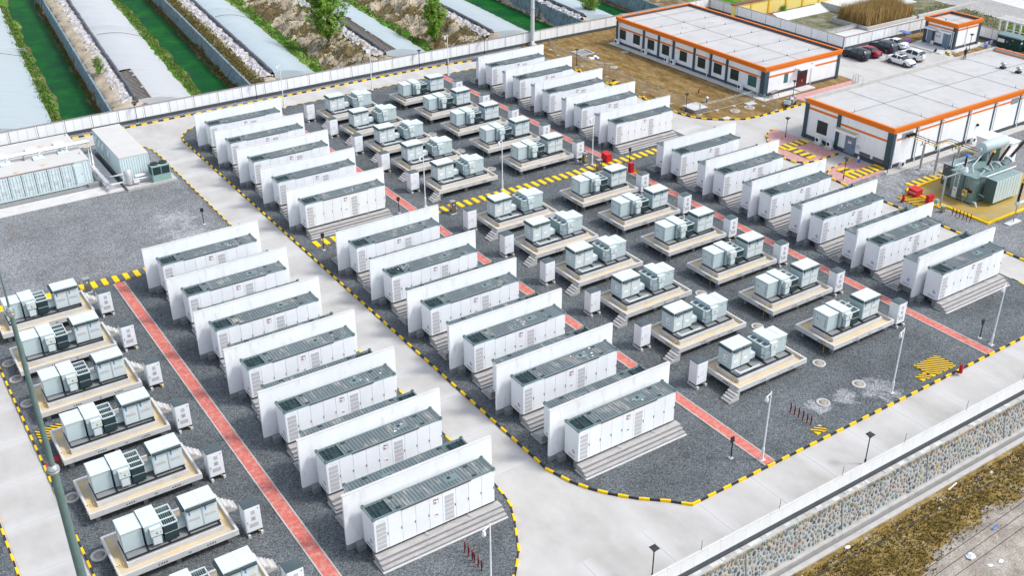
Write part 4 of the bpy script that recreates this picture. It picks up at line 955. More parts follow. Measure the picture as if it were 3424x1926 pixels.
# hall with the blue door
b2 = empty('equipment_hall', (0,0,0), 0, 'large orange-trimmed hall with blue-grey door and busbar opening', 'building')
flat_block(b2, 65.6, 104.3, -12.6, .95, 5.05, .3, 4.58, north_grey=True)
B(65.48,65.6,.3,.85,0,4.42,SLATE).build('pilaster', b2); B(65.48,65.6,-4.85,-4.35,0,4.42,SLATE).build('pilaster', b2); B(65.48,65.6,-12.6,-11.9,0,4.42,SLATE).build('pilaster', b2)
B(65.48,66.1,-12.72,-12.6,0,4.42,SLATE).build('pilaster', b2)
stripe(b2, 'W', 65.6, -4.35, .3, 3.75, 4.05); stripe(b2, 'W', 65.6, -11.9, -4.85, 3.15, 3.42); 
window(b2, 'W', 65.6, -2.95, -1.3, 1.12, 2.78, GLASS)
dr_ = B(65.52,65.6,-7.5,-5.95,.06,2.42,DOORG).build('door', b2); B(65.5,65.52,-6.9,-6.4,1.35,1.72,WSTK).build('door_sign', dr_); B(65.495,65.5,-6.88,-6.42,1.6,1.7,RED).build('door_sign', dr_); B(65.46,65.52,-7.3,-7.24,1.0,1.15,BLK).build('handle', dr_)
B(64.7,65.6,-7.9,-4.6,2.62,2.86,WALLW).build('door_canopy', b2); B(64.85,65.5,-7.75,-4.75,2.86,2.9,TRAYF).build('canopy_debris', b2)
for (a, b) in ((-9.85,-8.25),(-11.85,-10.25)):
    g = B(65.57,65.6,a,b,.45,.85,TRIM).build('low_vent', b2)
    m = MB(); [m.box(65.55,65.57,a+.03,b-.03,.48+k*.07,.50+k*.07,COPE) for k in range(5)]; m.build('vent_slat', g)
B(65.4,65.6,-8.15,-7.75,1.1,1.5,PALE).build('meter_box', b2)
for x in (66.0, 70.15, 74.75, 80.2, 85.5, 90.8): downpipe(b2, x, -12.74, 4.42, .07)
xs = [66.0,69.9,74.45,79.9,85.2,90.5,97,103.8]
for x in xs[1:]: B(x-.16,x+.0,-12.68,-12.6,0,4.42,SLATE).build('pilaster', b2)
for i in range(len(xs)-1): stripe(b2, 'S', -12.6, xs[i]+(.15), xs[i+1]-.2, 3.35 if i == 0 else 3.72, 3.6 if i == 0 else 3.97)
B(67.2,69.1,-12.64,-12.6,3.35,4.1,CONCD).build('busbar_opening', b2)
B(88.6,90.1,-12.64,-12.6,3.45,4.2,CONCD).build('high_vent', b2)
MB().lathe((82.1,-12.6,2.1), [(.2,0),(.2,-.1),(.1,-.28)], BLK, 8, 'y').build('wall_fan', b2)
zz = 4.595
roof_joint(b2, [((x,-5.2),(x,.8)) for x in (73,79.1,85.4,91.5)]+[((x,-12.3),(x,-5.2)) for x in (72.8,78.95,85.35,91.8)]+[((66,-5.15),(104,-5.15)),((97.6,-12.3),(97.6,.8))], zz, TRIM)
for (x, y) in ((97.9,-4.9),(97.8,-7.3)):
    q = B(-.32,.32,-.32,.32,0,.28,BLK).build('roof_ventilator', b2, (x,y,4.58)); MB().lathe((0,0,.28), [(.2,0),(.2,.3),(.42,.36),(.42,.45),(.1,.6)], STEEL, 12).build('cowl', q)
for (x, y) in ((67.4,-5.2),(72.8,-10.8),(79,-10.7),(85.4,-10.8),(91.9,-10.8)): MB().lathe((x,y,4.58), [(.06,0),(.02,.12),(.012,.4)], BLK, 6).build('lightning_stub', b2)
# caged roof ladder behind the hall parapet
lc = empty('caged_ladder', (75.4,1.35,0), 0, 'galvanised caged ladder rising above the grey parapet of the hall', 'ladder')
m = MB(); m.tube([(-.28,0,.2),(-.28,0,6.0)], .03, STEEL, 6).tube([(.28,0,.2),(.28,0,6.0)], .03, STEEL, 6); m.build('rail', lc)
m = MB(); [m.tube([(-.28,0,.5+k*.3),(.28,0,.5+k*.3)], .016, STEEL, 5) for k in range(18)]; m.build('rung', lc)
m = MB()
for z in (3.2, 4.2, 5.1, 6.0): m.tube([(.4*math.cos(t)*1.0, .1+.55*math.sin(t)*1.0, z) for t in [math.pi*k/8 for k in range(9)]], .022, STEEL, 5)
for t in (.2,.8,1.57,2.3,2.9): m.tube([(.4*math.cos(t), .1+.55*math.sin(t), 3.2),(.4*math.cos(t), .1+.55*math.sin(t), 6.0)], .016, STEEL, 5)
m.tube([(.28,0,6.0),(.28,-.7,6.0),(.28,-.7,4.6)], .025, STEEL, 5); m.build('safety_cage', lc)
# small service building
b3 = empty('service_building', (0,0,0), 0, 'small square building with two blue-grey doors and orange parapet', 'building')
flat_block(b3, 113.9, 120.1, 13.7, 19.45, 4.05, .3, 3.62)
for (a, b) in ((13.7,14.2),(18.95,19.45)): B(113.78,113.9,a,b,0,3.43,SLATE).build('pilaster', b3)
B(113.78,114.25,13.58,13.7,0,3.43,SLATE).build('pilaster', b3); B(119.7,120.15,13.58,13.7,0,3.43,SLATE).build('pilaster', b3)
stripe(b3, 'W', 113.9, 14.2, 18.95, 2.85, 3.1); stripe(b3, 'S', 13.7, 114.25, 119.7, 2.9, 3.15)
for (a, b) in ((17.3,18.75),(14.45,15.8)):
    dd = B(113.84,113.9,a,b,.05,2.28,DOORG).build('door', b3); B(113.82,113.84,(a+b)/2-.01,(a+b)/2+.01,.08,2.25,BLK).build('door_gap', dd)
B(113.83,113.87,17.45,17.8,.05,2.28,MAROON).build('open_door_edge', b3)
for (a, b) in ((17.0,19.2),(14.25,16.3)): B(113.1,113.9,a,b,2.42,2.66,WALLW).build('door_canopy', b3); B(113.2,113.8,a+.1,b-.1,2.66,2.665,PALE).build('canopy_top', b3)
for y in (16.95, 16.45):
    MB().lathe((113.9,y,2.2), [(.18,0),(.18,-.1),(.08,-.2)], STEEL, 8, 'x').build('wall_fan', b3); B(113.75,113.9,y-.12,y+.12,1.35,1.7,STEEL).build('switch_box', b3)
roof_joint(b3, [((114.2,16.6),(119.8,16.6)),((117,14),(117,19.2))], 3.635)
downpipe(b3, 116.75, 13.6, 3.4); downpipe(b3, 113.8, 14.0, 2.8)
MB().lathe((114.3,16.2,4.1), [(.05,0),(.12,.1),(.04,.24)], BLK, 8).build('roof_camera', b3)

# ---- air conditioner units
def make_ac():
    r = empty('air_conditioner', cat='air conditioner')   # fan faces -x, origin ground
    B(-.32,.32,-.5,.5,-.05,.12,CONCL).build('concrete_pad', r)
    B(-.16,.16,-.42,.42,.16,.86,W_).build('casing', r)
    MB().lathe((-.16,.1,.52), [(.27,0),(.27,-.02),(.24,-.02)], W_, 16, 'x').lathe((-.181,.1,.52), [(.235,0),(.01,-.004)], BLK, 16, 'x').build('fan_grille', r)
    B(-.17,-.16,-.38,-.24,.68,.76,BLUE).build('badge', r)
    return snap(r)
acs = make_ac()
for (x, y, rz, l) in ((71.75,46.2,0,'white outdoor air conditioner at the far end of the windowed wall'),(71.75,39.3,0,'white outdoor air conditioner below the third window from the far end'),(71.75,34.1,0,'farther of the paired air conditioners below the long wall'),(71.75,32.7,0,'nearer of the paired air conditioners below the long wall'),
     (71.75,18.3,0,'white outdoor air conditioner near the corner of the windowed wall'),(65.0,-2.3,0,'air conditioner beneath the hall window, farther from the blue door'),(65.0,-4.1,0,'air conditioner beneath the hall window, nearer the blue door'),
     (67.2,-13.3,R(90),'air conditioner beside the hall corner with the busbars'),(81.1,-13.2,R(90),'air conditioner against the hall wall behind the transformer')):
    place('ac', acs, x, y, rz, l, 'outdoor air conditioner units', .04)

# ================================================================== POLES
def make_campole(H=6.1):
    r = empty('camera_pole', cat='camera pole')
    MB().tube([(0,0,0),(0,0,1.1)], .095, W_, 8).tube([(0,0,1.1),(0,0,H)], .06, W_, 8, .045).build('pole', r)
    MB().tube([(0,0,H-.12),(-.55,-.1,H-.22)], .035, W_, 6).build('arm', r)
    MB().lathe((-.5,-.1,H-.66), [(.05,0),(.13,.06),(.14,.2),(.09,.34),(.09,.44)], W_, 10).build('dome_camera', r)
    B(-.2,.2,-.2,.2,-.05,.05,CONCL).build('foot', r)
    return snap(r)
cp = make_campole()
for (x, y, l) in ((15,48.3,'white camera pole at the farthest end of the centre road'),(28.5,48.3,'white camera pole on the far gravel edge left of the far walkway'),(41.1,48.0,'white camera pole at the far end of the right walkway'),(24.5,8.3,'white camera pole beside the striped cover between the skid fields'),
      (37.5,8.4,'white camera pole beside the two stainless cabinets'),(14.9,9.2,'white camera pole behind the near end of the far middle row'),(13.1,-43.6,'white camera pole at the near end of the middle walkway'),(28.0,-43.3,'white camera pole between the manhole and the large pit cover'),
      (41.0,-43.4,'white camera pole right of the far right walkway end'),(-10.9,-44.0,'white camera pole in the bottom centre beside red posts')):
    place('cp', cp, x, y, 0, l, 'white camera poles')
def make_lamp():
    r = empty('yard_lamp', cat='lamp post')
    MB().tube([(0,0,0),(0,0,.5)], .07, BLK, 8).tube([(0,0,.5),(0,0,2.55)], .04, BLK, 8).build('post', r)
    MB().lathe((0,0,2.4), [(.04,0),(.13,.12),(.13,.24)], DTEAL, 8).build('lamp_head', r)
    MB().hexa([(-.16,-.16,2.6),(.16,-.16,2.6),(.16,.16,2.6),(-.16,.16,2.6)], [(-.26,-.26,2.74),(.26,-.26,2.74),(.26,.26,2.74),(-.26,.26,2.74)], KBLK).build('solar_cap', r)
    B(-.16,.16,-.16,.16,-.05,.05,CONCL).build('foot', r)
    return snap(r)
lp = make_lamp()
for (x, y, z, l) in ((-3.5,53.6,0,'black yard lamp under the far wall nearest the left container plant'),(13.2,53.6,0,'black yard lamp under the far wall above the centre road'),(39.3,53.55,0,'black yard lamp under the far wall left of the camera pole'),(51.0,53.5,0,'black yard lamp under the far wall right of the camera pole'),
      (59.3,40.5,0,'black yard lamp by the fence behind the far right containers'),(59.0,15.6,0,'black yard lamp at the corner of the yard fence'),(75.0,11.3,0,'black yard lamp beside the small cargo tricycle'),(63.1,1.4,0,'black yard lamp on the red paving near the hall window'),
      (58.7,-11.8,0,'black yard lamp on the red paving near the hall corner'),(115.5,11.9,-.05,'black yard lamp beside the small service building'),(19.05,-48.1,-.13,'black yard lamp against the embankment wall, right one'),(-1.5,-48.3,-.13,'black yard lamp against the embankment wall at the bottom centre')):
    place('lp', lp, x, y, 0, l, 'black yard lamps with square caps', z)
def make_flood():
    r = empty('floodlight_post', cat='floodlight')
    MB().tube([(0,0,0),(0,0,1.55)], .045, BLK, 8).build('post', r)
    MB().hexa([(-.17,-.03,1.5),(.17,-.03,1.5),(.17,.06,1.5),(-.17,.06,1.5)], [(-.17,.02,1.92),(.17,.02,1.92),(.17,.11,1.92),(-.17,.11,1.92)], BLK).build('floodlight', r)
    B(-.15,.15,-.15,.15,-.05,.1,CONCL).build('foot', r)
    return snap(r)
fl = make_flood()
for (x, y, l) in ((-7.0,18.5,'short black floodlight post in the open gravel yard'),(1.0,5.7,'short black floodlight post at the left end of the striped cover'),(11.3,-42.2,'short black floodlight post left of the near middle walkway end'),(41.1,-42.2,'short black floodlight post right of the right walkway'),
      (41.3,48.5,'short black floodlight post by the far camera pole'),(41.5,6.2,'short black floodlight post beside the striped cover on the right'),(11.6,9.2,'short black floodlight post at the end of the far middle row'),(39.8,9.4,'short black floodlight post behind the red box at the crossing'),(64.2,-13.6,'short black floodlight post at the hall corner')):
    place('fl', fl, x, y, 0, l, 'short black floodlight posts')
# bollard-like dark red posts
def make_rpost():
    return snap(tag(MB().tube([(0,0,-.05),(0,0,.82)], .045, DRED, 8).lathe((0,0,.82), [(.06,0),(.06,.06),(.03,.09)], DRED, 8).box(-.01,.05,-.05,-.04,.3,.7,BLK).build('red_post'), cat='marker post'))
rp = make_rpost()
for i, y in enumerate((-40.58,-41.0,-41.43,-41.86,-42.29,-42.67)): place('rp', rp, 19.26, y, 0, 'thin dark red post, %s from the far end of the right row' % ORD[i], 'dark red posts by the small pit cover')
for i, y in enumerate((-39.58,-40.04,-40.5,-40.74,-41.22,-41.63)): place('rp', rp, -10.1, y, 0, 'thin dark red post, %s from the far end of the bottom row' % ORD[i], 'dark red posts by the bottom camera pole')
for i in range(6): place('rp', rp, 57.6+.0+i*.03+3.2, -25.0-i*.42, 0, 'thin dark red post, %s from the far end beside the yellow pit' % ORD[i], 'dark red posts beside the transformer pit')
# big mast in the foreground and white tower at the far wall
tm = empty('tall_mast', (-33.28,-47.1,-.1), 0, 'tall grey-green tapering mast crossing the left edge of the photo', 'mast')
MB().tube([(0,0,0),(0,0,22.45)], .27, TMAST, 14, .165).build('lower_tube', tm)
MB().tube([(0,0,22.55),(0,0,29.7)], .125, TMAST, 12, .08).build('upper_tube', tm)
MB().tube([(0,0,29.75),(0,0,32.6)], .045, TMAST, 8, .012).build('lightning_rod', tm)
for z, r in ((22.45,.25),(29.7,.145)):
    fz = MB().lathe((0,0,z-.06), [(r*.7,-.12),(r,0),(r,.05),(r*.6,.07),(r,.09),(r,.14),(r*.5,.3)], STEEL, 14).build('flange', tm)
    m = MB(); [m.lathe((r*.85*math.cos(t), r*.85*math.sin(t), z-.1), [(.03,0),(.03,.24)], STEEL, 6) for t in [k*math.pi/4 for k in range(8)]]; m.build('bolt', fz)
MB().lathe((0,0,8.0), [(.23,0),(.26,.02),(.26,.12),(.23,.14)], STEEL, 14).build('band', tm)
tt = empty('tall_tower', (60.35,53.75,0), 0, 'thick pale grey pole rising past the top edge by the far wall', 'mast')
MB().tube([(0,0,0),(0,0,9.0)], .34, PIPEG, 16, .28).tube([(0,0,9.0),(0,0,24)], .27, PIPEG, 16, .16).build('pole', tt)
MB().lathe((0,0,5.9), [(.32,0),(.38,.03),(.38,.12),(.32,.15)], STEEL, 16).build('flange', tt); B(-.5,.5,-.5,.5,-.05,.25,CONCL).build('base', tt); B(-.46,.0,-.6,-.3,.2,.7,W_).build('junction_box', tt)

# ================================================================== CABINETS, FIRE EQUIPMENT
def steel_cab(x, y, label):
    r = empty('steel_cabinet', (x,y,0), 0, label, 'cabinet', 'stainless steel cable cabinets')
    B(-.33,.33,-.3,.3,-.02,.1,CONCL).build('base', r); B(-.27,.27,-.24,.24,.1,1.42,SSTEEL).build('body', r); B(-.3,.3,-.27,.27,1.42,1.5,STEEL).build('cap', r)
    B(-.05,.08,-.25,-.24,1.05,1.18,WSTK).build('label_plate', r); B(-.2,.22,-.252,-.24,.2,1.0,SSTEEL).build('door', r)
steel_cab(36.85,8.95,'stainless steel cabinet behind the striped cover next to the camera pole')
steel_cab(36.85,6.25,'stainless steel cabinet in front of the striped cover')
steel_cab(-21.2,10.35,'stainless steel cabinet at the end of the left striped cover')
steel_cab(16.45,5.9,'stainless steel cabinet at the near middle striped cover')
def red_box(x0,x1,y0,y1,h,label,txt=None, rz=0, slope=.0):
    r = empty('fire_box', ((x0+x1)/2,(y0+y1)/2,.1), rz, label, 'fire box'); w, d = (x1-x0)/2, (y1-y0)/2
    MB().hexa([(-w,-d,0),(w,-d,0),(w,d,0),(-w,d,0)], [(-w,-d,h-slope),(w,-d,h-slope),(w,d,h),(-w,d,h)], RED).build('body', r)
    MB().hexa([(-w-.03,-d-.03,h-slope),(w+.03,-d-.03,h-slope),(w+.03,d+.03,h),(-w-.03,d+.03,h)], [(-w-.03,-d-.03,h-slope+.04),(w+.03,-d-.03,h-slope+.04),(w+.03,d+.03,h+.04),(-w-.03,d+.03,h+.04)], RED).build('lid', r)
    if txt: text_mesh(txt, .24, WSTK, 'lettering', r, (-w-.006,0,h*.5), (R(90),0,R(-90)))
    return r
red_box(61.2,62.3,-19.95,-18.85,.85,'larger red fire sand box with white lettering at the pit corner','消防沙箱',slope=.12)
red_box(61.0,61.9,-21.75,-21.35,.85,'smaller red fire box standing next to the large one')
red_box(39.1,39.9,7.6,8.7,1.0,'red fire box on the striped cover beside the right walkway',slope=.1)
red_box(39.5,40.0,3.6,4.1,1.1,'narrow red fire box behind the first near skid')
red_box(32.2,33.6,45.6,46.8,.8,'red fire box at the far end of the skid field',slope=.1)
def extinguisher(x, y, label):
    r = empty('fire_extinguisher', (x,y,0), 0, label, 'fire extinguisher')
    MB().lathe((0,0,.12), [(.16,0),(.17,.08),(.17,.6),(.07,.75),(.05,.85)], RED, 10).build('cylinder', r)
    MB().tube([(-.12,.14,.12),(.12,.14,.12)], .1, BLK, 8).build('wheel', r); MB().tube([(.05,.15,.2),(.05,.2,1.05),(-.12,.2,1.05)], .02, DRED, 5).build('handle', r); MB().tube([(0,0,.95),(-.2,-.1,.8),(-.2,-.1,.3)], .025, BLK, 5).build('hose', r)
extinguisher(59.2,-19.8,'wheeled red fire extinguisher beside the hazard-striped pit cover')
extinguisher(34.9,-44.7,'wheeled red fire extinguisher on the road edge near the square pit cover')
extinguisher(-8.6,41.6,'red fire extinguisher behind the chiller by the left plant')
tag(MB().hexa([(-.9,-.5,0),(.6,-.2,0),(.9,.5,0),(-.3,.35,0)], [(-.9,-.5,.04),(.6,-.2,.04),(.9,.5,.04),(-.3,.35,.04)], RED).build('red_mat', None, (-30.1,-14.4,.01)), 'flat red sheet on the gravel behind the mast', 'mat')
# ================================================================== MAIN TRANSFORMER AND BUSBARS
PIT = mat('ochre_pit_floor', (.44,.30,.06), .5, v=.12, s=.6, c2=(.36,.29,.15), lo=.45, hi=.6, s2=.5, world=True)
pit = empty('transformer_pit', (0,0,0), 0, 'yellow-edged ochre oil pit around the big transformer', 'oil pit')
B(62.1,77.8,-28.4,-18.1,-.1,.02,PIT).build('pit_floor', pit)
for a in ((61.9,78,-28.65,-28.4),(61.9,62.15,-28.4,-18.1),(62.15,78,-18.1,-17.85),(61.05,61.88,-23.5,-22.35)): B(*a,-.1,.2,YEL).build('yellow_kerb', pit)
tr = empty('power_transformer', (0,0,0), 0, 'large grey-green power transformer with radiators, bushings and conservator drum', 'transformer')
TG = mat('transformer_grey_green', (.19,.275,.265), .45, v=.12, s=2, c2=(.15,.20,.19), lo=.55, hi=.75, s2=1.5)
TGD = mat('transformer_dark_side', (.07,.115,.12), .5, v=.08)
tk = MB(); tk.box(65.3,70.8,-24.2,-21.2,.35,2.95,TG); tk.lathe((65.45,-23.6,.35),[(.62,0),(.62,2.6)],TG,16).lathe((65.45,-22.3,.35),[(.62,0),(.62,2.6)],TG,16)
tk.box(64.7,71.1,-24.4,-21.1,.2,.36,TG).box(64.9,71,-24.35,-21.15,2.95,3.05,TG).build('tank', tr)
m = MB()
for y in (-23.95,-23.3,-22.6,-22.0): m.box(64.78,64.84,y-.05,y+.05,.45,2.9,TG)
for x in (66.2,67.3,68.4,69.5,70.6): m.box(x-.05,x+.05,-24.28,-24.2,.45,2.9,TG)
m.build('stiffener', tr)
RPAN = mat('radiator_panel_paint', (.50,.60,.59), .45, v=.06)
def radiator(x0, x1, y0, y1, z0, z1, nm='radiator_bank'):
    r = empty(nm); r.parent = tr; n = 9; w = (x1-x0)/n; p0 = None
    for i in range(n):
        if p0 is None: p0 = MB().box(.0,w-.07,0,y1-y0,z0,z1,RPAN).box(w-.07,w-.0,.14,y1-y0-.14,z0+.06,z1-.04,GRIL).build('radiator_panel', r, (x0,y0,0))
        else: inst(p0, parent=r, loc=(x0+i*w,y0,0))
    m = MB().box(x0-.03,x0-.005,y0,y1,z0,z1,TGD); m.build('end_plate', r)
    m = MB(); yc = (y0+y1)/2
    for i in range(n*2): m.box(x0+i*w/2,x0+i*w/2+.06,y0+.02,y1-.02,z1,z1+.06,RPAN)
    m.build('cooling_fins', r)
    return r
radiator(66.25,70.9,-26.1,-24.75,.42,2.98); radiator(66.25,70.9,-20.75,-19.35,.42,2.85)
m = MB(); m.tube([(65.8,-24.9,3.25),(71.2,-24.9,3.25)], .09, LG2, 8).tube([(65.9,-24.9,3.25),(65.9,-24.2,3.05)], .09, LG2, 8).tube([(65.8,-20.95,3.2),(71,-20.95,3.2)], .09, LG2, 8); m.build('header_pipe', tr)
cs = MB().lathe((69.45,-21.5,4.7), [(.3,-.1),(.62,0),(.66,.06),(.66,4.3),(.62,4.36),(.2,4.5)], LG, 22, 'x').lathe((69.2,-21.5,4.55), [(.26,-.12),(.26,.25)], LG2, 12, 'x').build('conservator_drum', tr)
MB().lathe((69.08,-21.5,4.55), [(.16,-.05),(.16,.02)], STEEL, 10, 'x').build('level_gauge', cs)
m = MB(); m.box(70.2,70.35,-21.9,-21.1,3.05,4.15,TG).box(72.6,72.75,-21.9,-21.1,1.0,4.15,TG).tube([(70.9,-21.6,4.1),(70.9,-21.8,3.6),(70.5,-22.3,3.1)], .07, TG, 8); m.build('conservator_support', tr)
# three large bushings on turrets, leaning
for i, (b, t, cap) in enumerate((((67.8,-23.5,3.35),(68.75,-23.5,5.25),YEL),((69.85,-23.5,3.4),(71.7,-23.5,5.3),STEEL),((71.9,-23.5,3.45),(74.3,-23.5,5.15),DRED))):
    r = empty('bushing'); r.parent = tr; b = Vector(b); t = Vector(t); d = (t-b).normalized()
    MB().tube([b-d*.95, b-d*.05], .42, TG, 14).tube([b-d*.08, b+d*.05], .50, LG2, 14).tube([b-d*.02,b+d*.3], .22, STEEL, 10).build('turret', r)
    m = MB(); n = 12; m.tube([b+d*.3, t-d*.2], .13, BROWNP, 10)
    for k in range(n): p = b+d*.3+(t-b-d*.5)*k/n; m.tube([p, p+d*.045], .20, BROWNP, 12, .14)
    m.build('porcelain_sheds', r)
    MB().tube([t-d*.25, t], .16, cap, 10).tube([t, t+d*.15], .06, STEEL, 8).build('cap', r)
r = empty('bushing'); r.parent = tr
MB().lathe((65.6,-22.35,3.05), [(.42,0),(.42,.3),(.36,.34),(.36,.5)], LG2, 14).build('turret', r)
m = MB().lathe((65.6,-22.35,3.55), [(.12,0),(.12,1.2)], BROWNP, 10)
for k in range(9): m.lathe((65.6,-22.35,3.6+k*.13), [(.19,0),(.13,.05)], BROWNP, 12)
m.build('porcelain_sheds', r); MB().lathe((65.6,-22.35,4.8), [(.17,0),(.17,.25),(.08,.3)], BLUE, 10).build('cap', r)
m = MB()
for k in range(3):
    x = 69.9+k*.55; m.lathe((x,-21.3,3.05), [(.1,0),(.1,.2),(.14,.22),(.07,.5)], BROWNP, 8)
m.build('low_voltage_bushing', tr)
for (a, b_) in (((66.1,-23.2,3.05),(66.6,-22.6,3.6)),((66.6,-22.6,3.6),(68.2,-22.0,3.6)),((68.2,-22,3.6),(69.8,-21.6,4.0)),((66.2,-23.9,3.0),(67.0,-23.9,3.4)),((67.0,-23.9,3.4),(67.4,-23.3,3.1)),((68.6,-24.0,3.1),(69.2,-23.0,3.5)),((70.2,-22.4,3.1),(70.2,-22.4,3.7)),((66.6,-21.5,3.05),(67.6,-21.3,3.5)),((67.6,-21.3,3.5),(69.4,-21.1,3.3))): MB().tube([a,b_], .055, LG2, 7).build('oil_pipe', tr)
MB().tube([(64.9,-24.6,.35),(64.7,-25.0,.5),(64.7,-25.2,.02)], .1, LG2, 8).build('oil_pipe', tr); MB().tube([(66.0,-24.4,1.0),(66.2,-25.0,.8)], .12, TG, 8).build('oil_pipe', tr)
m = MB()
for y in (-22.25,-22.75): m.tube([(64.3,y,.3),(64.3,y,3.9)], .03, LG2, 6)
for k in range(12): m.tube([(64.3,-22.25,.5+k*.28),(64.3,-22.75,.5+k*.28)], .018, LG2, 5)
m.tube([(64.3,-22.25,3.9),(65.2,-22.25,3.9)], .03, LG2, 5).tube([(64.3,-22.75,3.9),(65.2,-22.75,3.9)], .03, LG2, 5); m.build('ladder', tr)
MB().box(64.28,64.31,-22.75,-22.25,.35,1.6,LG2).box(64.27,64.28,-22.6,-22.4,1.2,1.3,RED).build('ladder_guard', tr)
B(63.9,64.2,-24.1,-23.6,1.0,1.75,mat('ochre_box_paint', (.30,.22,.07), .5)).build('control_box', tr); MB().box(63.89,63.9,-23.95,-23.75,1.2,1.4,WSTK).tube([(64.05,-23.85,0),(64.05,-23.85,1.0)], .05, TG, 6).build('control_box_post', tr)
MB().box(64.62,64.7,-24.4,-23.5,1.35,1.75,BRWN).box(64.61,64.62,-24.3,-23.6,1.45,1.65,BLK).build('name_plate', tr)
m = MB(); m.tube([(65.9,-20.6,3.0),(65.9,-20.6,4.2)], .05, BROWNP, 6); [m.lathe((65.9,-20.6,3.1+k*.12), [(.11,0),(.07,.04)], BROWNP, 8) for k in range(8)]; m.build('surge_arrester', tr)
hs_ = empty('white_enclosure', (0,0,0), 0, 'white metal enclosure behind the power transformer', 'enclosure')
B(77.4,80.0,-19.7,-15.9,.15,2.6,W_).build('body', hs_); B(77.25,80.15,-19.85,-15.75,2.6,2.72,W_).build('roof', hs_); B(77.3,80.1,-19.8,-15.8,0,.15,CONC).build('base', hs_); B(77.39,77.4,-19.2,-17.5,.4,2.2,PALE).build('door', hs_)
# busbar structure
bs = empty('busbar_bridge', (0,0,0), 0, 'overhead yellow, green and red busbars on steel columns from hall to transformer', 'busbar bridge')
GRN = mat('green_phase_paint', (.01,.16,.10), .4)
for mm, x0, x1, yt in ((YEL,68.0,70.15,-16.55),(GRN,68.55,70.75,-16.35),(DRED,69.1,71.35,-16.15)):
    MB().tube([(x0,-12.9,3.75),(x0,yt+.2,3.7),(x0+.2,yt,3.7),(x1-.2,yt,3.7),(x1,yt-.2,3.7),(x1,-20.9,3.6),(x1,-21.2,3.35)], .045, mm, 7).build('phase_bar', bs)
    m = MB().tube([(x0,-12.62,3.75),(x0,-13.15,3.75)], .1, BLK, 8); [m.tube([(x0,-12.7-k*.09,3.75),(x0,-12.73-k*.09,3.75)], .16, BLK, 8) for k in range(5)]; m.build('wall_bushing', bs)
    m = MB()
    for y in (-14.9,-16.9 if mm is YEL else -16.2): m.tube([(x0,y,3.32),(x0,y,3.68)], .05, BROWNP, 6)
    m.tube([(x1,-17.9,3.32),(x1,-17.9,3.68)], .05, BROWNP, 6).tube([(x1,-17.5,2.95),(x1,-17.5,3.4)], .04, BROWNP, 6); m.build('post_insulator', bs)
for (x, y, h) in ((68.5,-14.9,3.25),(68.4,-16.95,3.25),(70.9,-17.9,3.25)):
    MB().tube([(x,y,0),(x,y,h)], .13, STEEL, 10).box(x-.3,x+.3,y-.3,y+.3,-.05,.12,CONC).build('steel_column', bs)
    MB().box(x-.8,x+.8,y-.05,y+.05,h-.0,h+.08,STEEL).build('cross_arm', bs)
lp2 = empty('steel_support_post', (61.45,-22.95,.2), 0, 'tall steel post with bracket at the yellow pit corner', 'steel post')
MB().tube([(0,0,0),(0,0,3.3)], .11, STEEL, 10).build('post', lp2)
MB().box(-.5,2.3,-.06,.06,3.3,3.42,STEEL).box(-.06,.06,-.1,1.6,3.42,3.5,STEEL).build('bracket', lp2)
MB().tube([(-.3,0,3.42),(-.3,0,4.6)], .05, BROWNP, 8).lathe((-.3,0,4.6), [(.08,0),(.08,.12)], RED, 8).lathe((-.3,0,3.42), [(.14,0),(.14,.2)], STEEL, 8).build('surge_arrester', lp2)
MB().box(-.95,-.55,-.2,.2,.5,.95,STEEL).tube([(-.75,0,-.2),(-.75,0,.5)], .04, STEEL, 6).tube([(-.55,0,.7),(0,0,.7)], .02, STEEL, 5).build('meter_box', lp2)
m = MB(); [m.box(.12,.15,-.02,.02,.1+k*.3,.25+k*.3,YEL) for k in range(10)]; m.build('earthing_strip', lp2)
rb = empty('cable_terminal', (64.6,-29.8,0), 0, 'brown cable bushing on a grey pipe stand at the right edge', 'bushing stand')
MB().tube([(0,0,0),(0,0,2.1)], .06, STEEL, 8).box(-1.2,1.0,-.35,.35,-.05,.12,CONCL).build('stand', rb)
MB().tube([(-.35,0,2.25),(3.8,0,2.1)], .17, LG, 10).lathe((0,0,2.05), [(.25,0),(.25,.4),(.2,.5)], LG, 10).build('pipe', rb)
m = MB().tube([(0,0,2.5),(.1,0,4.6)], .13, BROWNP, 10); [m.lathe((.0+k*.0066,0,2.55+k*.13), [(.21,0),(.15,.05)], BROWNP, 12) for k in range(16)]; m.build('porcelain_sheds', rb); MB().lathe((.1,0,4.6), [(.14,0),(.14,.12),(.08,.3)], YEL, 10).lathe((.1,0,4.75), [(.1,0),(.1,.25)], BRWN, 8).build('cap', rb)
r = empty('guard_stand', (60.6,-23.9,0), 0, 'small steel cable cabinet by the pit corner', 'cabinet'); B(-.2,.2,-.2,.2,-.02,.7,SSTEEL).build('body', r); B(-.22,.22,-.22,.22,.7,.76,STEEL).build('cap', r)

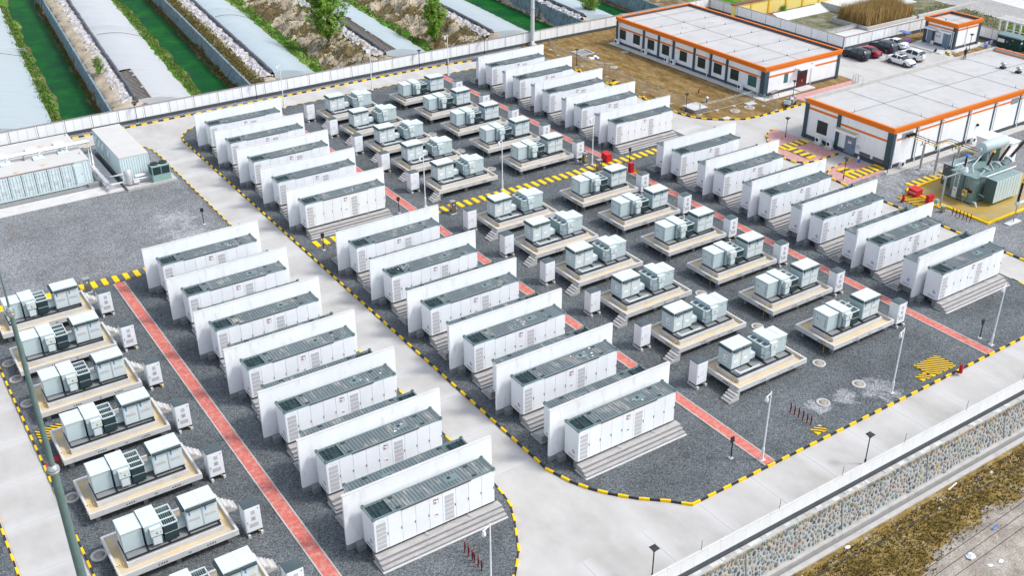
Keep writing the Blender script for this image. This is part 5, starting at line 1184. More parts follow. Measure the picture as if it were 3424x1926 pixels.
# ================================================================== LEFT PLANT CONTAINERS
def corrugated(parent, x0, x1, y, z0, z1, m, out=-1, axis='x', nm='corrugated_side', p=.28):
    mb = MB(); P = []; t = x0
    while t < x1-.01: P += [(t,0),(min(t+.10,x1),0),(min(t+.14,x1),out*.045),(min(t+.24,x1),out*.045)]; t += p
    P.append((x1,0)); q = len(P)
    f = (lambda a,b,z: (a,y+b,z)) if axis == 'x' else (lambda a,b,z: (y+b,a,z))
    vs = [f(a,b,z0) for a,b in P]+[f(a,b,z1) for a,b in P]; mb.add(vs, [(i,i+1,q+i+1,q+i) for i in range(q-1)], m)
    return mb.build(nm, parent)
pc = empty('pipe_plant_container', (0,0,0), 0, 'wide pale blue container block with cream roof and pipes at the left edge', 'plant container')
PX0, PX1, PY0, PY1 = -36, -13.85, 36.0, 45.85
B(PX0,PX1-.05,PY0+.05,PY1,.35,3.15,CONT).build('body', pc)
B(PX0,PX1,PY0-.02,PY1+.02,3.15,3.24,CREAM).build('roof', pc)
m = MB(); [m.box(PX0,PX1,y-.02,y+.02,3.24,3.252,CONCL) for y in (38.45,40.9,43.35)]; [m.box(x-.02,x+.02,PY0,PY1,3.24,3.25,CONCL) for x in (-19,-24.5,-30)]; m.build('roof_seam', pc)
B(PX0,-15.5,PY0-.03,PY0+.03,3.1,3.16,DRED).build('red_rail', pc)
x = -15.75; k = 0
while x > PX0+1.5:
    w = 1.38; d = B(x-w+.03,x-.03,PY0-.0,PY0+.05,.45,2.95,CONT).build('door', pc)
    m = MB()
    for u in (.22,.5,.88,1.16): m.tube([(x-w+u,PY0-.05,.42),(x-w+u,PY0-.05,2.98)], .022, PIPEG, 5)
    for zq in (.8,1.55,2.3): m.box(x-w+.08,x-.08,PY0-.03,PY0,zq,zq+.08,CONT)
    m.build('lock_bar', d)
    m = MB(); m.box(x-w+.45,x-.4,PY0-.025,PY0,1.0,1.4,LOUV); m.build('vent', d)
    m = MB(); m.box(x-.035,x+.0,PY0-.04,PY0,.4,3.0,BLK); m.build('door_gap', d)
    x -= w; k += 1
m = B(-15.6,-14.75,PY0-.03,PY0+.05,.5,2.7,CONT).build('side_door', pc); B(-14.9,-14.85,PY0-.06,PY0-.03,1.6,1.75,BLK).build('handle', m)
corrugated(pc, -14.7, PX1, PY0+.03, .4, 3.1, CONT)
B(PX0,PX1,PY0-.04,PY0+.06,.25,.42,CONT).build('bottom_beam', pc)
B(PX1-.08,PX1,PY0-.05,PY0+.05,.25,3.2,CONT).build('corner_post', pc)
for (x, y) in ((-15.8,39.7),(-18.6,39.3),(-22.1,39.4),(-25.5,39.4),(-15.6,42.6),(-18.8,42.3),(-22.2,42.3)):
    q = MB().hexa([(x-.6,y-.45,3.26),(x+.6,y-.45,3.26),(x+.6,y+.45,3.26),(x-.6,y+.45,3.26)], [(x-.6,y-.45,3.4),(x+.6,y-.45,3.4),(x+.55,y+.35,3.55),(x-.55,y+.35,3.55)], CONT).build('roof_hatch', pc)
for (x, y) in ((-18.5,36.95),(-21.55,36.4),(-17.4,43.2)): MB().lathe((x,y,3.24), [(.32,0),(.32,.05)], TRAYF, 18).build('roof_cap', pc)
for (x,y) in ((-14.2,45.2),(-14.3,38.2)): MB().lathe((x,y,3.24), [(.08,0),(.08,.2)], STEEL, 8).build('roof_stub', pc)
pp = empty('insulated_pipework', (0,0,0), 0, 'shiny insulated pipes running over the cream roof and down to the ground', 'pipework')
m = MB()
for dy in (0, .42): m.tube([(-36,39.75+dy,3.9),(-12.7-dy*.5,39.75+dy,3.9),(-12.7-dy*.5,39.75+dy,.75),(-12.7-dy*.5,32.9+dy,.75)], .15, CHROME, 10)
m.build('pipe_run', pp)
m = MB().tube([(-12.6,33.1,.6),(-12.6,33.1,1.7),(-10.9,33.1,1.7)], .11, CHROME, 8).tube([(-12.6,33.1,.75),(-10.9,33.1,.75)], .11, CHROME, 8).tube([(-12.7,32.9,.75),(-12.7,32.6,.75)], .2, CHROME, 10); m.build('pump_pipe', pp)
m = MB()
for x in (-16,-20,-24,-28): m.box(x-.05,x+.05,39.5,40.4,3.24,3.8,STEEL)
for y in (38.5,36.5,34.5): m.box(-12.9,-12.3,y-.05,y+.05,.0,.6,STEEL)
m.build('pipe_support', pp)
m = MB()
for x in (-15.2,-18.2,-21.7,-25): m.tube([(x,39.7,3.8),(x-.1,39.4,4.0),(x-.3,39.3,3.6),(x-.35,39.5,3.45)], .05, W_, 6)
m.build('hose', pp)
pc2 = empty('cooling_plant_container', (0,0,0), 0, 'pale container with plain white roof standing end-on beside the road', 'plant container')
QX0, QX1, QY0, QY1 = -10.95, -7.6, 34.2, 45.8
B(QX0+.06,QX1-.06,QY0+.06,QY1-.02,.3,3.1,CONT).build('body', pc2); B(QX0,QX1,QY0,QY1,3.1,3.22,CREAM).build('roof', pc2)
corrugated(pc2, QX0+.1, QX1-.1, QY0+.02, .35, 3.1, CONT, nm='corrugated_end'); m = MB()
for (x, y) in ((QX0,QY0),(QX1-.12,QY0),(QX0,QY1-.12),(QX1-.12,QY1-.12)): m.box(x,x+.12,y,y+.12,.25,3.1,CONT)
m.box(QX0,QX1,QY0-.01,QY0+.08,.25,.38,CONT); m.build('corner_post', pc2)
for i, y in enumerate((43.6,42.1,40.6,39.1)):
    d = B(QX0+.02,QX0+.06,y,y+1.35,.4,2.9,LG).build('side_door', pc2); m = MB(); m.box(QX0-.0,QX0+.02,y+1.3,y+1.35,.4,2.9,TEAL); m.build('door_gap', d)
for y in (44.6,42.9,41.5,39.0): MB().hexa([(QX0-.18,y-.3,1.95),(QX0+.05,y-.3,1.95),(QX0+.05,y+.3,1.95),(QX0-.18,y+.3,1.95)], [(QX0-.02,y-.3,2.55),(QX0+.05,y-.3,2.6),(QX0+.05,y+.3,2.6),(QX0-.02,y+.3,2.55)], CONT).build('air_hood', pc2)
B(QX0+.1,QX1-.1,QY0+.2,QY1-.2,0,.3,BLK).build('skid_base', pc2)
ch = empty('chiller', (0,0,0), 0, 'grey-green chiller with two dark fans beside the cooling container', 'chiller')
CHG = mat('chiller_green_paint', (.28,.42,.38), .5, v=.05)
B(-8.05,-5.95,32.1,33.6,.25,2.15,CHG).build('casing', ch)
for (a, b) in ((-7.95,-7.05),(-6.95,-6.05)): B(a,b,32.07,32.1,1.15,2.05,GRIL).build('coil_grille', ch)
B(-8.08,-8.05,32.25,33.4,1.1,2.05,GRIL).build('coil_grille', ch)
for x in (-7.5,-6.5): MB().lathe((x,32.85,2.15), [(.46,0),(.48,.16),(.42,.16),(.1,.12)], BLK, 16).build('fan', ch)
cpd = empty('equipment_slab', (0,0,0), 0, 'concrete slab carrying the chiller and silver tank', 'slab', kind='structure'); B(-11.1,-5.4,31.85,34.1,-.05,.26,CONC).build('slab', cpd)
tn = empty('buffer_tank', (-10.55,33.0,.26), 0, 'silver upright buffer tank in front of the cooling container', 'tank')
MB().lathe((0,0,0), [(.34,.15),(.38,.2),(.38,1.7),(.25,1.86),(.06,1.9)], CHROME, 18).build('vessel', tn); m = MB(); [m.box(.25*math.cos(t)-.03,.25*math.cos(t)+.03,.25*math.sin(t)-.03,.25*math.sin(t)+.03,0,.2,BLK) for t in (0.5,2.6,4.7)]; m.build('leg', tn)
pu = empty('pump_set', (-9.3,32.8,.26), 0, 'cluster of silver pumps between the tank and the chiller', 'pump')
MB().lathe((-.5,0,.3), [(.22,-.3),(.22,.3)], CHROME, 12, 'x').lathe((.3,.2,.35), [(.16,-.4),(.16,.4)], CHROME, 12, 'x').build('motor', pu); MB().box(-.4,.8,.3,.9,.75,.82,W_).tube([(.7,.3,.2),(.7,.3,.8)], .03, STEEL, 5).tube([(-.3,.3,.2),(-.3,.3,.8)], .03, STEEL, 5).build('shelter', pu); MB().tube([(-.9,0,.6),(.9,0,.6),(1.1,.1,.6)], .1, CHROME, 8).tube([(-.2,0,.3),(-.2,0,.6)], .07, CHROME, 8).build('pipe', pu)
for (a, l) in (((-36,-12.75,32.5,34.9,-.1,.06,CONCL),'long concrete slab in front of the wide left container'),((-13.2,-11.4,32.4,46,-.1,.12,CONCL),'concrete strip between the two plant containers'),((-36,-13,34.95,36.4,-.1,.14,CONCD),'grey footing under the wide left container')):
    tag(B(*a).build('ground_slab'), l, 'slab', kind='structure')
tag(B(-14.6,-13.4,35.2,35.75,.14,.5,CONCD).build('access_step'), 'grey step block at the corner of the wide container', 'step')
tag(B(-11.3,-11.0,34.3,45.5,-.05,.04,BLK).build('drain_grating'), 'dark drain grating beside the cooling container', 'drain')
ex = empty('trolley', (-7.0,36.3,0), 0, 'red and yellow extinguisher trolley behind the chiller', 'trolley'); MB().lathe((0,0,.1), [(.2,0),(.2,.8),(.08,.95)], RED, 10).lathe((-.45,.1,.1), [(.2,0),(.2,.7),(.08,.85)], RED, 10).build('cylinder', ex); MB().box(-.9,.3,-.3,-.2,.2,.5,YEL).box(-.9,-.8,-.3,.4,.2,.45,YEL).build('frame', ex)

# ================================================================== YARD: FENCE AND SMALL THINGS
def mesh_fence(label, pts, posts):
    r = empty('wire_fence', (0,0,0), 0, label, 'fence'); H = 1.55
    p0 = None
    for (x, y) in posts:
        if p0 is None: p0 = MB().tube([(0,0,0),(0,0,H)], .04, STEEL, 7).lathe((0,0,H), [(.07,0),(.07,.09),(.02,.13)], STEEL, 8).build('post', r, (x,y,0)); f0 = B(-.22,.22,-.22,.22,-.02,.07,CONCL).build('foot', r, (x,y,0))
        else: inst(p0, parent=r, loc=(x,y,0)); inst(f0, parent=r, loc=(x,y,0))
    m = MB(); w = MB()
    for i in range(len(posts)-1):
        a, b = posts[i], posts[i+1]
        for z in (.12, 1.28, 1.45): m.tube([(a[0],a[1],z),(b[0],b[1],z)], .025, STEEL, 5)
        L_ = math.hypot(b[0]-a[0], b[1]-a[1]); n = int(L_/.22)
        for k in range(1, n): t = k/n; x, y = a[0]+(b[0]-a[0])*t, a[1]+(b[1]-a[1])*t; w.tube([(x,y,.12),(x,y,1.28)], .006, STEEL, 3, caps=False)
        for z in (.35,.58,.81,1.04): w.tube([(a[0],a[1],z),(b[0],b[1],z)], .006, STEEL, 3, caps=False)
    m.build('rail', r); w.build('wire_mesh', r)
mesh_fence('wire mesh fence along the near side of the brown soil yard', None, [(61.2,50.0),(60.4,46.8),(60.2,43.4),(60.1,40.1),(60.05,37.0),(60.05,34.0),(60.0,31.3),(60.0,28.3),(60.0,25.4),(59.95,22.5),(59.9,19.6),(59.9,16.8),(60.0,14.05)])
mesh_fence('wire mesh fence along the lower end of the soil yard', None, [(60.1,14.0),(63.2,14.0),(66.4,14.0),(70.0,14.1)])
mesh_fence('short wire mesh fence between the office corner and the kerb', None, [(69.95,14.0),(69.7,11.65),(69.85,9.45)])
sp = empty('sump_cover', (60.95,15.9,0), 0, 'raised pale square sump cover inside the fence corner', 'sump cover'); B(-1.15,1.15,-1.15,1.15,0,.42,CONCD).build('base', sp); B(-1.25,1.25,-1.25,1.25,.42,.5,CONCL).build('lid', sp)
hy = empty('standpipe', (66.2,20.85,0), 0, 'short bent dark red standpipe in the soil yard', 'standpipe'); MB().tube([(0,0,0),(0,0,.45),(.1,0,.55),(.25,0,.5)], .09, DRED, 8).build('pipe', hy)
hy = empty('vent_pipe', (64.3,17.15,0), 0, 'white capped blue vent pipe near the sump cover', 'vent pipe'); MB().tube([(0,0,0),(0,0,.7)], .12, BLUE, 8).lathe((0,0,.6), [(.2,0),(.22,.15),(.05,.3)], W_, 10).build('pipe', hy)
wp = empty('wash_pit', (64.4,45.6,-.12), 0, 'open rectangular concrete pit near the upper fence', 'pit')
for a in ((-1.4,1.4,-1.3,-1.1),(-1.4,1.4,1.1,1.3),(-1.4,-1.2,-1.1,1.1),(1.2,1.4,-1.1,1.1)): B(*a,-.02,.3,CONC).build('pit_wall', wp)
B(-1.2,1.2,-1.1,1.1,-.02,.14,CONCD).build('pit_floor', wp)
tp = empty('tarp_heap', (64.1,42.6,0), 0, 'crumpled white and blue plastic heap on the brown soil', 'tarp')
rnd = random.Random(2)
for i in range(7):
    m = MB(); n = 6; vs = [(rnd.uniform(.25,.45)*math.cos(6.28*k/n), rnd.uniform(.2,.4)*math.sin(6.28*k/n), 0) for k in range(n)]+[(rnd.uniform(.1,.3)*math.cos(6.28*k/n), rnd.uniform(.1,.3)*math.sin(6.28*k/n), rnd.uniform(.1,.3)) for k in range(n)]
    m.add(vs, [(k,(k+1)%n,n+(k+1)%n,n+k) for k in range(n)]+[tuple(range(n,2*n))], (W_, CWHITE, BLUE)[i % 3 if i % 3 < 2 or i == 5 else 0]).build('fold', tp, (rnd.uniform(-.9,.9), rnd.uniform(-.5,.5), 0))
for i, (x, y) in enumerate(((63.1,43.5),(63.3,39.8),(64.1,38.9))): tag(B(-.45,.45,-.35,.35,0,.08,CONCD).build('dark_slab', None, (x,y,0), .4*i), 'small dark slab on the soil, %s from the far end' % ORD[i], 'slab', 'small dark slabs on the soil')
yt = empty('yellow_machine', (58.9,30.9,0), .3, 'low yellow and black vibrating machine by the yard fence', 'machine'); MB().hexa([(-.7,-.3,.1),(.7,-.3,.1),(.7,.3,.1),(-.7,.3,.1)],[(-.5,-.2,.36),(.5,-.2,.28),(.5,.2,.28),(-.5,.2,.36)],YEL).box(-.3,.2,-.15,.15,.42,.6,BLK).build('body', yt); MB().tube([(.8,0,.3),(1.7,.1,.5)], .03, RED, 5).build('handle', yt)
for i, (x, y) in enumerate(((58.4,38.3),(58.3,23.3))): tag(MB().box(-.5,.5,-.12,.12,0,.16,YEL).box(-.2,.0,-.13,.13,.0,.17,BLK).build('loose_kerb_block', None, (x,y,.03), R(70)), 'loose yellow block beside the east road, %s one' % ('farther','nearer')[i], 'kerb block')
sw = empty('saw_trestle', (73.6,13.6,.05), .2, 'wooden trestle table by the office corner', 'trestle'); B(-.9,.9,-.3,.3,.72,.78,COPE).build('top', sw); m = MB()
for x in (-.8,.8): m.tube([(x,-.4,0),(x,0,.75),(x,.4,0)], .035, BRWN, 5)
m.build('leg', sw)
for i, (x, y, c_, l) in enumerate(((65.1,-8.6,W_,'white plastic jug on the red paving'),(64.5,-9.2,BLUE,'blue and white bucket on the red paving'))): 
    r = empty('container_jug', (x,y,0), 0, l, 'jug'); MB().lathe((0,0,0), [(.13,0),(.15,.05),(.15,.28),(.06,.4)], c_, 10).build('body', r); MB().lathe((0,0,.3), [(.05,.08),(.05,.14)], W_, 8).build('cap', r)

# ================================================================== CARS
def car_profile(kind):
    # stations along x (0 rear .. L front): (x, half width, sill z, belt z, top z, top half width)
    if kind == 'sedan':
        L_, W2, H = 4.65, .90, 1.46
        top = [(0,.72),(.12,.98),(.75,1.05),(1.35,1.40),(2.0,1.46),(2.6,1.43),(3.35,1.02),(4.1,.90),(4.5,.72),(4.65,.5)]; cab = (.80,1.5,2.55,3.42)
    elif kind == 'suv':
        L_, W2, H = 4.7, .94, 1.70
        top = [(0,.85),(.08,1.08),(.30,1.58),(.9,1.68),(1.8,1.72),(2.55,1.66),(3.35,1.14),(4.2,1.02),(4.6,.82),(4.7,.55)]; cab = (.12,.5,2.6,3.4)
    else:
        L_, W2, H = 4.3, .90, 1.68
        top = [(0,.85),(.08,1.05),(.35,1.55),(.9,1.66),(1.7,1.70),(2.35,1.63),(3.05,1.14),(3.85,1.02),(4.2,.82),(4.3,.55)]; cab = (.12,.55,2.4,3.1)
    return L_, W2, H, top, cab
def make_car(kind, paint, label, cat_name, x, y, rz, spare=False, sunroof=False, glass=GLASS, rails=False):
    L_, W2, H, top, cab = car_profile(kind); root = empty('parked_car', (x,y,-.12), rz, label, 'car', 'cars parked by the panelled wall')
    def tz(s):
        for (a, za), (b, zb) in zip(top, top[1:]):
            if a <= s <= b: t = (s-a)/(b-a); t = t*t*(3-2*t)*.35+t*.65; return za+(zb-za)*t
        return top[-1][1]
    N_ = 34; mb = MB(); rows = []; belt0 = .98 if kind == 'sedan' else 1.08
    for i in range(N_+1):
        s = L_*i/N_; e = min(s, L_-s)/L_; w = W2*(1-.28*max(0,1-e/.10)**2); zt = tz(s); zb = min(belt0, zt-.03)
        cabn = zt > belt0+.06; tw = w*(.95 if not cabn else max(.70, .95-.25*(zt-belt0)/(H-belt0)))
        zs = .30 if .1 < s/L_ < .9 else .36
        rows.append([(s-L_/2,-w*.93,zs),(s-L_/2,-w,.55),(s-L_/2,-w*.985,zb-.08),(s-L_/2,-w*.94,zb),(s-L_/2,-tw,max(zb+.005,zt-.05)),(s-L_/2,-tw*.55,zt),(s-L_/2,0,zt+.012),(s-L_/2,tw*.55,zt),(s-L_/2,tw,max(zb+.005,zt-.05)),(s-L_/2,w*.94,zb),(s-L_/2,w*.985,zb-.08),(s-L_/2,w,.55),(s-L_/2,w*.93,zs)])
    k = 13; vs = [v for r_ in rows for v in r_]; wx = (.95 if kind != 'small' else .85, L_-.95 if kind != 'small' else L_-.8)
    gl, bd = [], []
    for i in range(N_):
        s0 = L_*(i+.5)/N_
        for j in range(k-1):
            f = (i*k+j, i*k+j+1, (i+1)*k+j+1, (i+1)*k+j); z_ = (tz(s0))
            if j in (3, 8) and cab[0]+.35 < s0 < cab[3]-.25 and z_ > belt0+.12 and abs(s0-(cab[1]+cab[2])/2-.05) > .06: gl.append(f)
            elif j in (4,5,6,7) and ((cab[2]+.12 < s0 < cab[3]-.05) or (cab[0]+.06 < s0 < cab[1]-.02)): gl.append(f)
            else: bd.append(f)
    body = MB(); body.add(vs, bd, paint, True)
    body.add(rows[0], [tuple(range(k))[::-1]], paint); body.add(rows[-1], [tuple(range(k))], paint)
    body.build('body', root)
    MB().add(vs, gl, glass, True).build('windows', root)
    MB().box(-L_/2+.3,L_/2-.3,-W2*.92,W2*.92,.2,.32,BLK).build('underbody', root)
    wh = None
    for sx in wx:
        for sy in (-1, 1):
            r = .34 if kind != 'sedan' else .32
            MB().lathe((sx-L_/2, sy*(W2-.20), r+.02), [(r+.05,-.0),(r+.05,.208*sy)], BLK, 16, 'y').build('wheel_arch', root)
            q = empty('wheel'); q.parent = root; q.location = (sx-L_/2, sy*(W2-.09), r)
            MB().lathe((0,0,0), [(r*.6,-.11*sy),(r,-.09*sy),(r,.09*sy),(r*.66,.125*sy)], KBLK, 16, 'y').build('tyre', q)
            MB().lathe((0,0,0), [(r*.66,.10*sy),(r*.6,.13*sy),(.05,.115*sy)], SSTEEL if paint is not CB_ else KBLK, 10, 'y').build('rim', q)
    for sy in (-1, 1):
        MB().hexa([(L_/2-.42,sy*W2*.62,.62),(L_/2-.10,sy*W2*.55,.60),(L_/2-.16,sy*W2*.80,.62),(L_/2-.50,sy*W2*.93,.64)], [(L_/2-.5,sy*W2*.62,.82),(L_/2-.13,sy*W2*.55,.74),(L_/2-.19,sy*W2*.78,.76),(L_/2-.58,sy*W2*.94,.82)], WSTK).build('headlight', root)
        MB().hexa([(-L_/2-.01,sy*W2*.52,.80),(-L_/2+.18,sy*W2*.90,.80),(-L_/2+.3,sy*W2*.96,.80),(-L_/2+.1,sy*W2*.52,.80)], [(-L_/2+.0,sy*W2*.52,.97),(-L_/2+.19,sy*W2*.90,.97),(-L_/2+.3,sy*W2*.955,.97),(-L_/2+.1,sy*W2*.52,.97)], RED).build('taillight', root)
        MB().hexa([(cab[3]-.55-L_/2,sy*W2*.93,belt0),(cab[3]-.4-L_/2,sy*W2*.93,belt0),(cab[3]-.42-L_/2,sy*(W2+.14),belt0+.02),(cab[3]-.55-L_/2,sy*(W2+.14),belt0+.02)], [(cab[3]-.55-L_/2,sy*W2*.93,belt0+.15),(cab[3]-.4-L_/2,sy*W2*.93,belt0+.15),(cab[3]-.42-L_/2,sy*(W2+.14),belt0+.15),(cab[3]-.55-L_/2,sy*(W2+.14),belt0+.15)], paint).build('mirror', root)
    B(-L_/2-.02,-L_/2+.02,-.24,.24,.62,.76,BLUE).build('number_plate', root); B(L_/2-.02,L_/2+.03,-.24,.24,.42,.55,BLUE).build('number_plate', root)
    MB().box(L_/2-.10,L_/2+.015,-.55,.55,.36,.6,BLK).box(-L_/2-.01,-L_/2+.1,-.7,.7,.32,.42,BLK).build('bumper_grille', root)
    if spare: MB().lathe((-L_/2-.02,.1,.98), [(.34,0),(.36,-.05),(.36,-.2),(.3,-.24)], paint, 18, 'x').build('spare_wheel_cover', root)
    if sunroof: B(-.45,.25,-.38,.38,H+.0,H+.022,BLK).build('sunroof', root)
    if rails: MB().tube([(-1.6,-.62,H-.01),(.3,-.62,H+.02)], .025, STEEL, 5).tube([(-1.6,.62,H-.01),(.3,.62,H+.02)], .025, STEEL, 5).build('roof_rail', root)
    return root
CB_ = mat('black_car_paint', (.010,.016,.022), .3, v=.02, spec=.35); CR_ = mat('dark_red_car_paint', (.30,.006,.018), .3, v=.02, spec=.4); CW_ = mat('white_car_paint', (.78,.79,.80), .2, v=.01, spec=.6); CG_ = mat('charcoal_car_paint', (.018,.024,.032), .3, v=.02, spec=.4)
N90 = R(90)
DGL = mat('sky_tinted_glass', (.05,.075,.085), .12, v=.05, spec=.6)
make_car('suv', CB_, 'black SUV with blue plate, nearest the orange-trimmed building corner', 'car', 98.05, 19.75, N90, glass=DGL)
make_car('sedan', CR_, 'dark red saloon car between the two black SUVs', 'car', 100.75, 19.75, N90)
make_car('suv', CG_, 'black SUV with roof rails between the red and white saloons', 'car', 104.75, 20.0, N90, rails=True, glass=DGL)
make_car('sedan', CW_, 'white saloon parked closest to the panelled wall end', 'car', 107.95, 20.3, N90)
make_car('sedan', CW_, 'white saloon with sunroof facing the hall, nearest the camera', 'car', 101.2, 13.75, -N90, sunroof=True, glass=GLASS)
make_car('small', CW_, 'small white off-roader with spare wheel on its tail', 'car', 104.6, 14.5, N90, spare=True, rails=True)
# canopied tricycle and cargo tricycle
c3 = empty('passenger_tricycle', (110.9,20.9,-.1), R(80), 'small tricycle with blue canopy parked past the white saloon', 'tricycle')
B(-1.1,.9,-.5,.5,1.75,1.83,mat('blue_canopy',(.10,.16,.42),.5)).build('canopy', c3); m = MB(); [m.tube([(x,y,.5),(x,y,1.78)], .03, STEEL, 5) for x in (-1,.8) for y in (-.45,.45)]; m.build('frame', c3)
MB().hexa([(-1.2,-.5,.3),(.3,-.5,.3),(.3,.5,.3),(-1.2,.5,.3)], [(-1.15,-.45,.75),(.2,-.45,.6),(.2,.45,.6),(-1.15,.45,.75)], PURP).box(.3,1.1,-.25,.25,.35,.5,BLK).build('body', c3)
for (x, y) in ((-.8,-.5),(-.8,.5),(1.2,0)): MB().lathe((x,y,.26), [(.12,-.05),(.26,-.05),(.26,.05),(.12,.05)], BLK, 12, 'y').build('wheel', c3)
c4 = empty('cargo_tricycle', (72.9,9.9,-.02), R(205), 'small silver cargo tricycle with open bed beside the kerb', 'tricycle')
for a in ((-1.3,.2,-.55,-.5,.5,.85),(-1.3,.2,.5,.55,.5,.85),(-1.33,-1.28,-.55,.55,.5,.85),(.17,.22,-.55,.55,.5,.95)): B(*a,STEEL).build('bed_side', c4)
B(-1.3,.2,-.5,.5,.42,.5,STEEL).build('bed_floor', c4); m = MB(); m.box(.25,1.0,-.28,.28,.4,.62,SSTEEL).tube([(1.0,0,.4),(1.15,0,1.1)], .05, STEEL, 6).tube([(1.15,-.35,1.15),(1.15,.35,1.15)], .025, BLK, 5).box(.3,.8,-.2,.2,.62,.75,BLK).box(1.05,1.25,-.45,.45,.5,1.05,LG2); m.build('cab_front', c4)
for (x, y) in ((-.7,-.6),(-.7,.6),(1.2,0)): MB().lathe((x,y,.26), [(.12,-.06),(.26,-.06),(.26,.06),(.12,.06)], BLK, 12, 'y').build('wheel', c4)
MB().hexa([(-.9,-.3,.5),(-.3,-.3,.5),(-.3,.3,.5),(-.9,.3,.5)],[(-.8,-.15,.95),(-.6,-.15,.8),(-.6,.2,.8),(-.8,.2,.95)],CWHITE).build('cargo_sack', c4)

# ================================================================== PEOPLE
def person(name_label, loc, rz, joints, radii, edges, clothes, head_c, cat='person', helmet=None, hair=HAIR):
    root = empty('person', loc, rz, name_label, cat)
    me = bpy.data.meshes.new('body'); me.from_pydata([Vector(j) for j in joints], edges, [])
    o = bpy.data.objects.new('body', me); col.objects.link(o); o.parent = root
    sk = o.modifiers.new('s', 'SKIN'); sk.use_smooth_shade = True
    for i, v in enumerate(me.skin_vertices[0].data): v.radius = (radii[i], radii[i]*.85); v.use_root = (i == 0)
    sb = o.modifiers.new('u', 'SUBSURF'); sb.levels = 1; sb.render_levels = 1
    dg = bpy.context.evaluated_depsgraph_get(); m2 = bpy.data.meshes.new_from_object(o.evaluated_get(dg)); o.modifiers.clear(); m2.name = 'body'; o.data = m2
    for m in [SKIN]+[c[0] for c in clothes]: m2.materials.append(m)
    for p in m2.polygons:
        p.use_smooth = True; c = p.center; p.material_index = 0
        for k, (mm, fn) in enumerate(clothes):
            if fn(c): p.material_index = k+1
    hx, hy, hz = head_c
    MB().lathe((hx,hy,hz-.12), [(.04,0),(.075,.04),(.09,.12),(.085,.18),(.04,.235)], SKIN, 12).box(hx-.015,hx+.015,hy-.11,hy-.08,hz-.02,hz+.02,SKIN).build('head', root)
    h = helmet or hair
    MB().lathe((hx,hy+.01,hz-.02), [(.10 if not helmet else .13,.02),(.105,.05),(.095,.12),(.05,.165)], h, 12).build('helmet' if helmet else 'hair', root)
    return root
# standing man: pelvis, chest, neck, shoulders, arms, legs
J = [(0,0,.95),(0,0,1.2),(0,0,1.42),(0,0,1.55),(-.19,0,1.42),(-.26,.02,1.14),(-.22,-.14,.92),(.19,0,1.42),(.26,.02,1.14),(.22,-.12,.93),(-.09,0,.88),(-.10,-.02,.5),(-.10,.02,.08),(-.10,-.14,.04),(.09,0,.88),(.11,-.02,.5),(.12,.02,.08),(.12,-.14,.04)]
RD = [.15,.14,.12,.055,.07,.05,.038,.07,.05,.038,.10,.07,.05,.04,.10,.07,.05,.04]
ED = [(0,1),(1,2),(2,3),(2,4),(4,5),(5,6),(2,7),(7,8),(8,9),(0,10),(10,11),(11,12),(12,13),(0,14),(14,15),(15,16),(16,17)]
person('worker in black with a bright blue helmet standing on the hall roof', (97.0,.55,4.58), R(150), J, RD, ED, [(CBLACK, lambda c: c.z > .08 and (abs(c.x) < .235 or c.z > 1.1)), (KBLK, lambda c: c.z <= .09)], (0,-.01,1.66), helmet=BLUE)
# crouching man
J2 = [(0,.12,.32),(0,.02,.56),(0,-.06,.76),(0,-.09,.86),(-.18,-.05,.74),(-.24,-.2,.52),(-.12,-.38,.44),(.18,-.05,.74),(.24,-.2,.52),(.12,-.38,.44),(-.1,.08,.3),(-.17,-.3,.44),(-.14,-.06,.08),(-.14,-.22,.04),(.1,.08,.3),(.17,-.3,.44),(.14,-.06,.08),(.14,-.22,.04)]
person('crouching person in white clothes in front of the blue-grey door', (113.1,17.1,0), R(-70), J2, RD, ED, [(CWHITE, lambda c: c.z > .09 and not (c.y < -.33 and abs(c.x) < .16 and c.z > .36)), (KBLK, lambda c: c.z <= .09)], (0,-.12,.97))
bk = empty('power_tool', (110.9,14.7,-.1), .4, 'dark cutting machine standing on the forecourt of the small building', 'tool'); MB().box(-.3,.3,-.15,.15,.1,.35,BLK).lathe((.3,-.05,.3), [(.25,0),(.25,.05)], BLK, 12, 'y').build('body', bk); MB().tube([(-.2,0,.3),(-.5,0,.75)], .03, BLK, 5).build('handle', bk)
bk = empty('bucket', (112.9,14.3,0), 0, 'dark bucket by the right-hand blue-grey door', 'bucket'); MB().lathe((0,0,0), [(.12,0),(.16,.3),(.13,.3)], SLATE, 10).build('pail', bk); MB().tube([(-.15,0,.3),(0,0,.42),(.15,0,.3)], .012, STEEL, 4).build('handle', bk)
ck = empty('cone_block', (107.6,10.1,-.12), 0, 'orange-red plastic can on the yard behind the hall', 'fuel can'); MB().box(-.25,.25,-.18,.18,0,.4,ORG).build('can', ck); MB().box(-.1,.1,-.03,.03,.4,.5,RED).build('handle', ck)
r = empty('wheel_stop', (111.6,12.9,-.05), R(55), 'yellow and black bar lying at the corner of the small building', 'wheel stop')
for k in range(5): B(-1.0+k*.4,-.6+k*.4,-.12,.12,0,.18,YEL if k % 2 == 0 else BLK).build('segment', r)
tag(MB().box(-1.7,1.9,-.2,.2,-.02,.02,CONCD).build('drain_grating', None, (109.2,16.4,-.11), R(-65)), 'long slotted drain across the yard behind the cars', 'drain')
